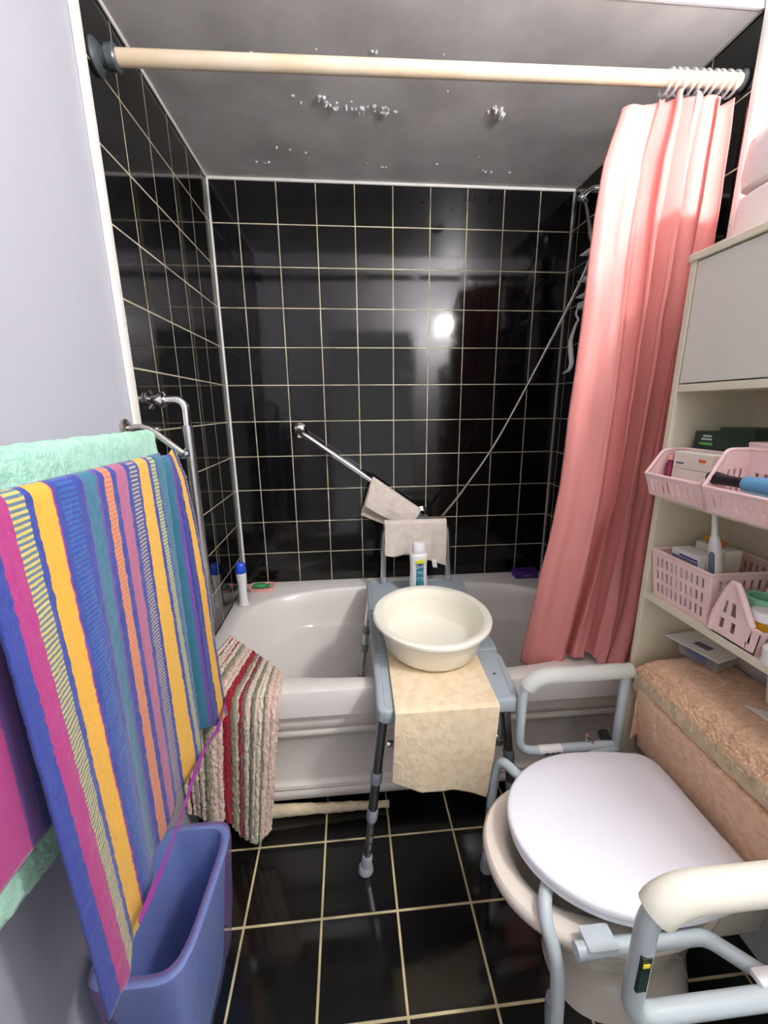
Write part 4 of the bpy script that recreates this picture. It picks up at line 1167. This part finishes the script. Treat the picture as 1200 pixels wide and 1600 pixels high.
obj('side_wall', ear(1.375, -1), M['pink_basket'], t, smooth=False)
bm = new(); box(bm, (1.276, -1.275, zb), (1.375, -1.18, zb + .003)); slot_panel(bm, (1.375, -1.275, zb), (1.276, -1.275, zb), (1.276, -1.28, zb + .05), (1.375, -1.28, zb + .05), 5, 1, .4, .1, .2, .2, .0022); obj('base', bm, M['pink_basket'], t, smooth=False)
bm = new(); slot_panel(bm, (1.276, -1.179, zb), (1.375, -1.179, zb), (1.375, -1.179, zb + .07), (1.276, -1.179, zb + .07), 6, 1, .4, .08, .2, .2, .0022); obj('back_wall', bm, M['pink_basket'], t, smooth=False)

# ------------------------------------------------------------------ contents of the cabinet
def carton(name, label, lo, hi, m, cat='box', group=None, extra=None, bev=.0015):
    t = thing(name, label, cat, ((lo[0] + hi[0]) / 2, (lo[1] + hi[1]) / 2, lo[2]), group)
    bm = new(); box(bm, lo, hi, bev); obj('carton', bm, M[m], t, smooth=False)
    for nm, l2, h2, m2 in (extra or []):
        bm = new(); box(bm, l2, h2); obj(nm, bm, M[m2], t, smooth=False)
    return t
carton('carton', 'upper white carton of the pair in the farther pink basket', (1.262, -1.122, 1.1945), (1.306, -1.020, 1.232), 'carton', group='white cartons in the pink basket', extra=[('print', (1.2608, -1.05, 1.205), (1.2622, -1.03, 1.209), 'grey_print'), ('print', (1.2608, -1.108, 1.214), (1.2622, -1.09, 1.22), 'orange')])
carton('carton', 'lower white carton of the pair in the farther pink basket', (1.262, -1.122, 1.156), (1.306, -1.020, 1.194), 'carton', group='white cartons in the pink basket', extra=[('print', (1.2608, -1.11, 1.165), (1.2622, -1.07, 1.172), 'pink_dish')])
carton('carton', 'small flat carton beneath the two white cartons in the farther pink basket', (1.262, -1.12, 1.130), (1.306, -1.022, 1.1555), 'carton', group='white cartons in the pink basket')
t = thing('bottle', 'small maroon bottle at the left end of the farther pink basket', 'bottle', (1.268, -1.005, 1.13))
bm = new(); lathe(bm, [(.003, 0), (.0095, .001), (.0095, .07), (.006, .076), (.006, .082)], (1.268, -1.0065, 1.130), 18); obj('bottle_body', bm, M['maroon'], t)
bm = new(); lathe(bm, [(.0065, .080), (.0065, .092), (.003, .093)], (1.268, -1.0065, 1.130), 16); obj('cap', bm, M['pink_dish'], t)
gb = carton('carton', 'dark green carton at the back of the middle shelf behind the baskets', (1.322, -1.064, 1.1265), (1.39, -1.000, 1.275), 'green_box', extra=[('print', (1.3214, -1.046, 1.263), (1.3222, -1.024, 1.267), 'pale_print'), ('print', (1.3214, -1.048, 1.256), (1.3222, -1.020, 1.260), 'pale_print'), ('print', (1.3214, -1.051, 1.245), (1.3222, -1.016, 1.251), 'green_bright')])
carton('carton', 'plain dark green carton standing beside the printed green one, middle shelf', (1.318, -1.146, 1.1265), (1.39, -1.067, 1.286), 'green_box')
t = thing('hair_brush', 'black handled brush lying across the nearer pink basket', 'brush', (1.235, -1.2, 1.18))
bm = new(); tube(bm, smooth_path([(1.236, -1.150, 1.190), (1.236, -1.165, 1.193), (1.238, -1.195, 1.192), (1.240, -1.235, 1.192)], 6), [.004, .009, .012, .0135, .0135, .0132, .0125, .012, .0115, .011, .0105, .010, .0098, .0098, .0098, .0098, .0098, .0098, .0098], 16); obj('handle', bm, M['black'], t)
bm = new(); tube(bm, [(1.240, -1.225, 1.192), (1.241, -1.30, 1.194)], [.014, .017], 18); obj('brush_head', bm, M['blue_plastic'], t)
bm = new(); tube(bm, [(1.236, -1.235, 1.1785), (1.236, -1.325, 1.1785)], [.005, .0055], 14)
tag(obj('comb', bm, M['sky_plastic']), 'pale blue rounded handle below the brush in the nearer pink basket', 'comb')
carton('carton', 'white carton with blue bands inside the tall lattice basket', (1.30, -1.095, .870), (1.345, -1.015, .998), 'paper', extra=[('band', (1.2992, -1.092, .985), (1.3005, -1.04, .989), 'navy'), ('band', (1.2992, -1.094, .972), (1.3005, -1.018, .983), 'grey_print')])
carton('carton', 'plain white carton behind the blue banded one in the lattice basket', (1.36, -1.10, .870), (1.40, -1.015, 1.012), 'carton')
t = thing('ointment_tube', 'small yellow and orange tube lying on top of the cartons in the lattice basket', 'tube', (1.38, -1.03, 1.015))
bm = new(); tube(bm, [(1.376, -1.025, 1.0205), (1.376, -1.052, 1.0205)], [.007, .0075], 14); obj('tube_body', bm, M['amber'], t)
bm = new(); tube(bm, [(1.376, -1.052, 1.0205), (1.376, -1.075, 1.0205)], [.0078, .006], 14); obj('cap', bm, M['orange'], t)
t = thing('electric_toothbrush', 'white electric toothbrush with dark grip standing in the lattice basket', 'toothbrush', (1.32, -1.125, .87))
ax0, ax1 = V((1.322, -1.140, .871)), V((1.322, -1.100, 1.050))
bm = new(); tube(bm, [ax0.lerp(ax1, k) for k in (0, .03, .3, .6, .9, 1)], [.010, .0145, .0148, .0138, .0115, .008], 20); obj('handle', bm, M['white_plastic'], t)
bm = new(); tube(bm, [ax1, ax1 + (ax1 - ax0) * .05, ax1 + (ax1 - ax0) * .32], [.0065, .0058, .0045], 14); obj('brush_neck', bm, M['white_plastic'], t)
bm = new(); c0 = ax0.lerp(ax1, .52) + V((-.0122, -.004, 0)); c1 = ax0.lerp(ax1, .82) + V((-.0112, -.004, 0)); tube(bm, [c0, c0.lerp(c1, .1), c0.lerp(c1, .9), c1], [.002, .0062, .0058, .002], 14); obj('grip_panel', bm, M['grey_print'], t)
bm = new(); lathe(bm, [(.02, .0), (.028, .001), (.030, .085), (.027, .087), (.024, .085), (.022, .005)], (1.343, -1.2125, zb + .0035), 28)
tag(obj('plastic_cup', bm, M['mint_plastic']), 'mint green plastic cup behind the handle of the low pink basket', 'cup')
t = thing('medicine_pot', 'amber pot with white lid in the low pink basket', 'pot', (1.31, -1.275, zb))
bm = new(); lathe(bm, [(.012, 0), (.017, .001), (.020, .055), (.0195, .06)], (1.308, -1.252, zb + .0035), 28); obj('pot_body', bm, M['amber'], t)
bm = new(); lathe(bm, [(.0205, .058), (.0235, .060), (.0235, .074), (.021, .077), (.004, .077)], (1.308, -1.252, zb + .0035), 28); obj('lid', bm, M['white_plastic'], t)
bm = new(); box(bm, (1.388, -1.46, .867), (1.462, -1.245, 1.02), .01)
for v in bm.verts: v.co += V((.004 * ns(v.co.y * 40, v.co.z * 40), 0, .008 * ns(v.co.y * 20, v.co.x * 20)))
tag(obj('plastic_bag', bm, M['clear']), 'clear plastic bag of supplies at the back of the lowest shelf', 'bag')
bm = new(); lathe(bm, [(.02, 0), (.026, .002), (.027, .03), (.022, .036), (.004, .037)], (1.290, -1.310, .8672), 24)
tag(obj('small_jar', bm, M['paper']), 'small white jar at the front of the lowest shelf, right edge', 'jar')
# on the tank cover
t = thing('wipes_box', 'clear box of wipes with white flip lid on the peach tank cover', 'box', (1.38, -1.06, .70))
TZ = .7105
bm = new(); hexa(bm, [(1.352, -1.030, TZ), (1.378, -1.118, TZ), (1.452, -1.095, TZ), (1.426, -1.008, TZ), (1.348, -1.027, TZ + .036), (1.376, -1.121, TZ + .036), (1.456, -1.097, TZ + .036), (1.428, -1.004, TZ + .036)]); obj('tray', bm, M['clear'], t, bevel=.004)
bm = new(); hexa(bm, [(1.358, -1.045, TZ + .004), (1.370, -1.095, TZ + .004), (1.43, -1.08, TZ + .004), (1.42, -1.03, TZ + .004), (1.352, -1.044, TZ + .028), (1.366, -1.095, TZ + .028), (1.43, -1.08, TZ + .03), (1.42, -1.03, TZ + .03)]); obj('contents', bm, M['slate'], t, bevel=.003)
bm = new(); hexa(bm, [(1.328, -1.008, TZ + .0375), (1.360, -1.135, TZ + .0375), (1.458, -1.108, TZ + .0375), (1.426, -.994, TZ + .0375), (1.328, -1.008, TZ + .0405), (1.360, -1.135, TZ + .0405), (1.458, -1.108, TZ + .0405), (1.426, -.994, TZ + .0405)]); ld = obj('lid', bm, M['paper'], t, bevel=.001)
bm = new(); hexa(bm, [(1.366, -1.052, TZ + .0404), (1.376, -1.088, TZ + .0404), (1.398, -1.082, TZ + .0404), (1.388, -1.046, TZ + .0404), (1.366, -1.052, TZ + .041), (1.376, -1.088, TZ + .041), (1.398, -1.082, TZ + .041), (1.388, -1.046, TZ + .041)]); obj('print', bm, M['grey_print'], ld, smooth=False)
bm = new(); lathe(bm, [(.02, 0), (.024, .001), (.031, .065), (.030, .066), (.023, .004), (.004, .004)], (1.415, -1.235, TZ - .001), 28)
tag(obj('paper_cup', bm, M['paper']), 'white paper cup on the tank cover near the right edge', 'cup')
bm = new(); hexa(bm, [(1.345, -1.225, TZ - .002), (1.350, -1.33, TZ - .001), (1.44, -1.33, TZ - .001), (1.40, -1.275, TZ - .002), (1.345, -1.225, TZ + .001), (1.350, -1.33, TZ + .002), (1.44, -1.33, TZ + .002), (1.40, -1.275, TZ + .001)])
tag(obj('paper_sheet', bm, M['paper'], smooth=False), 'folded white paper lying on the tank cover beside the cup', 'paper')
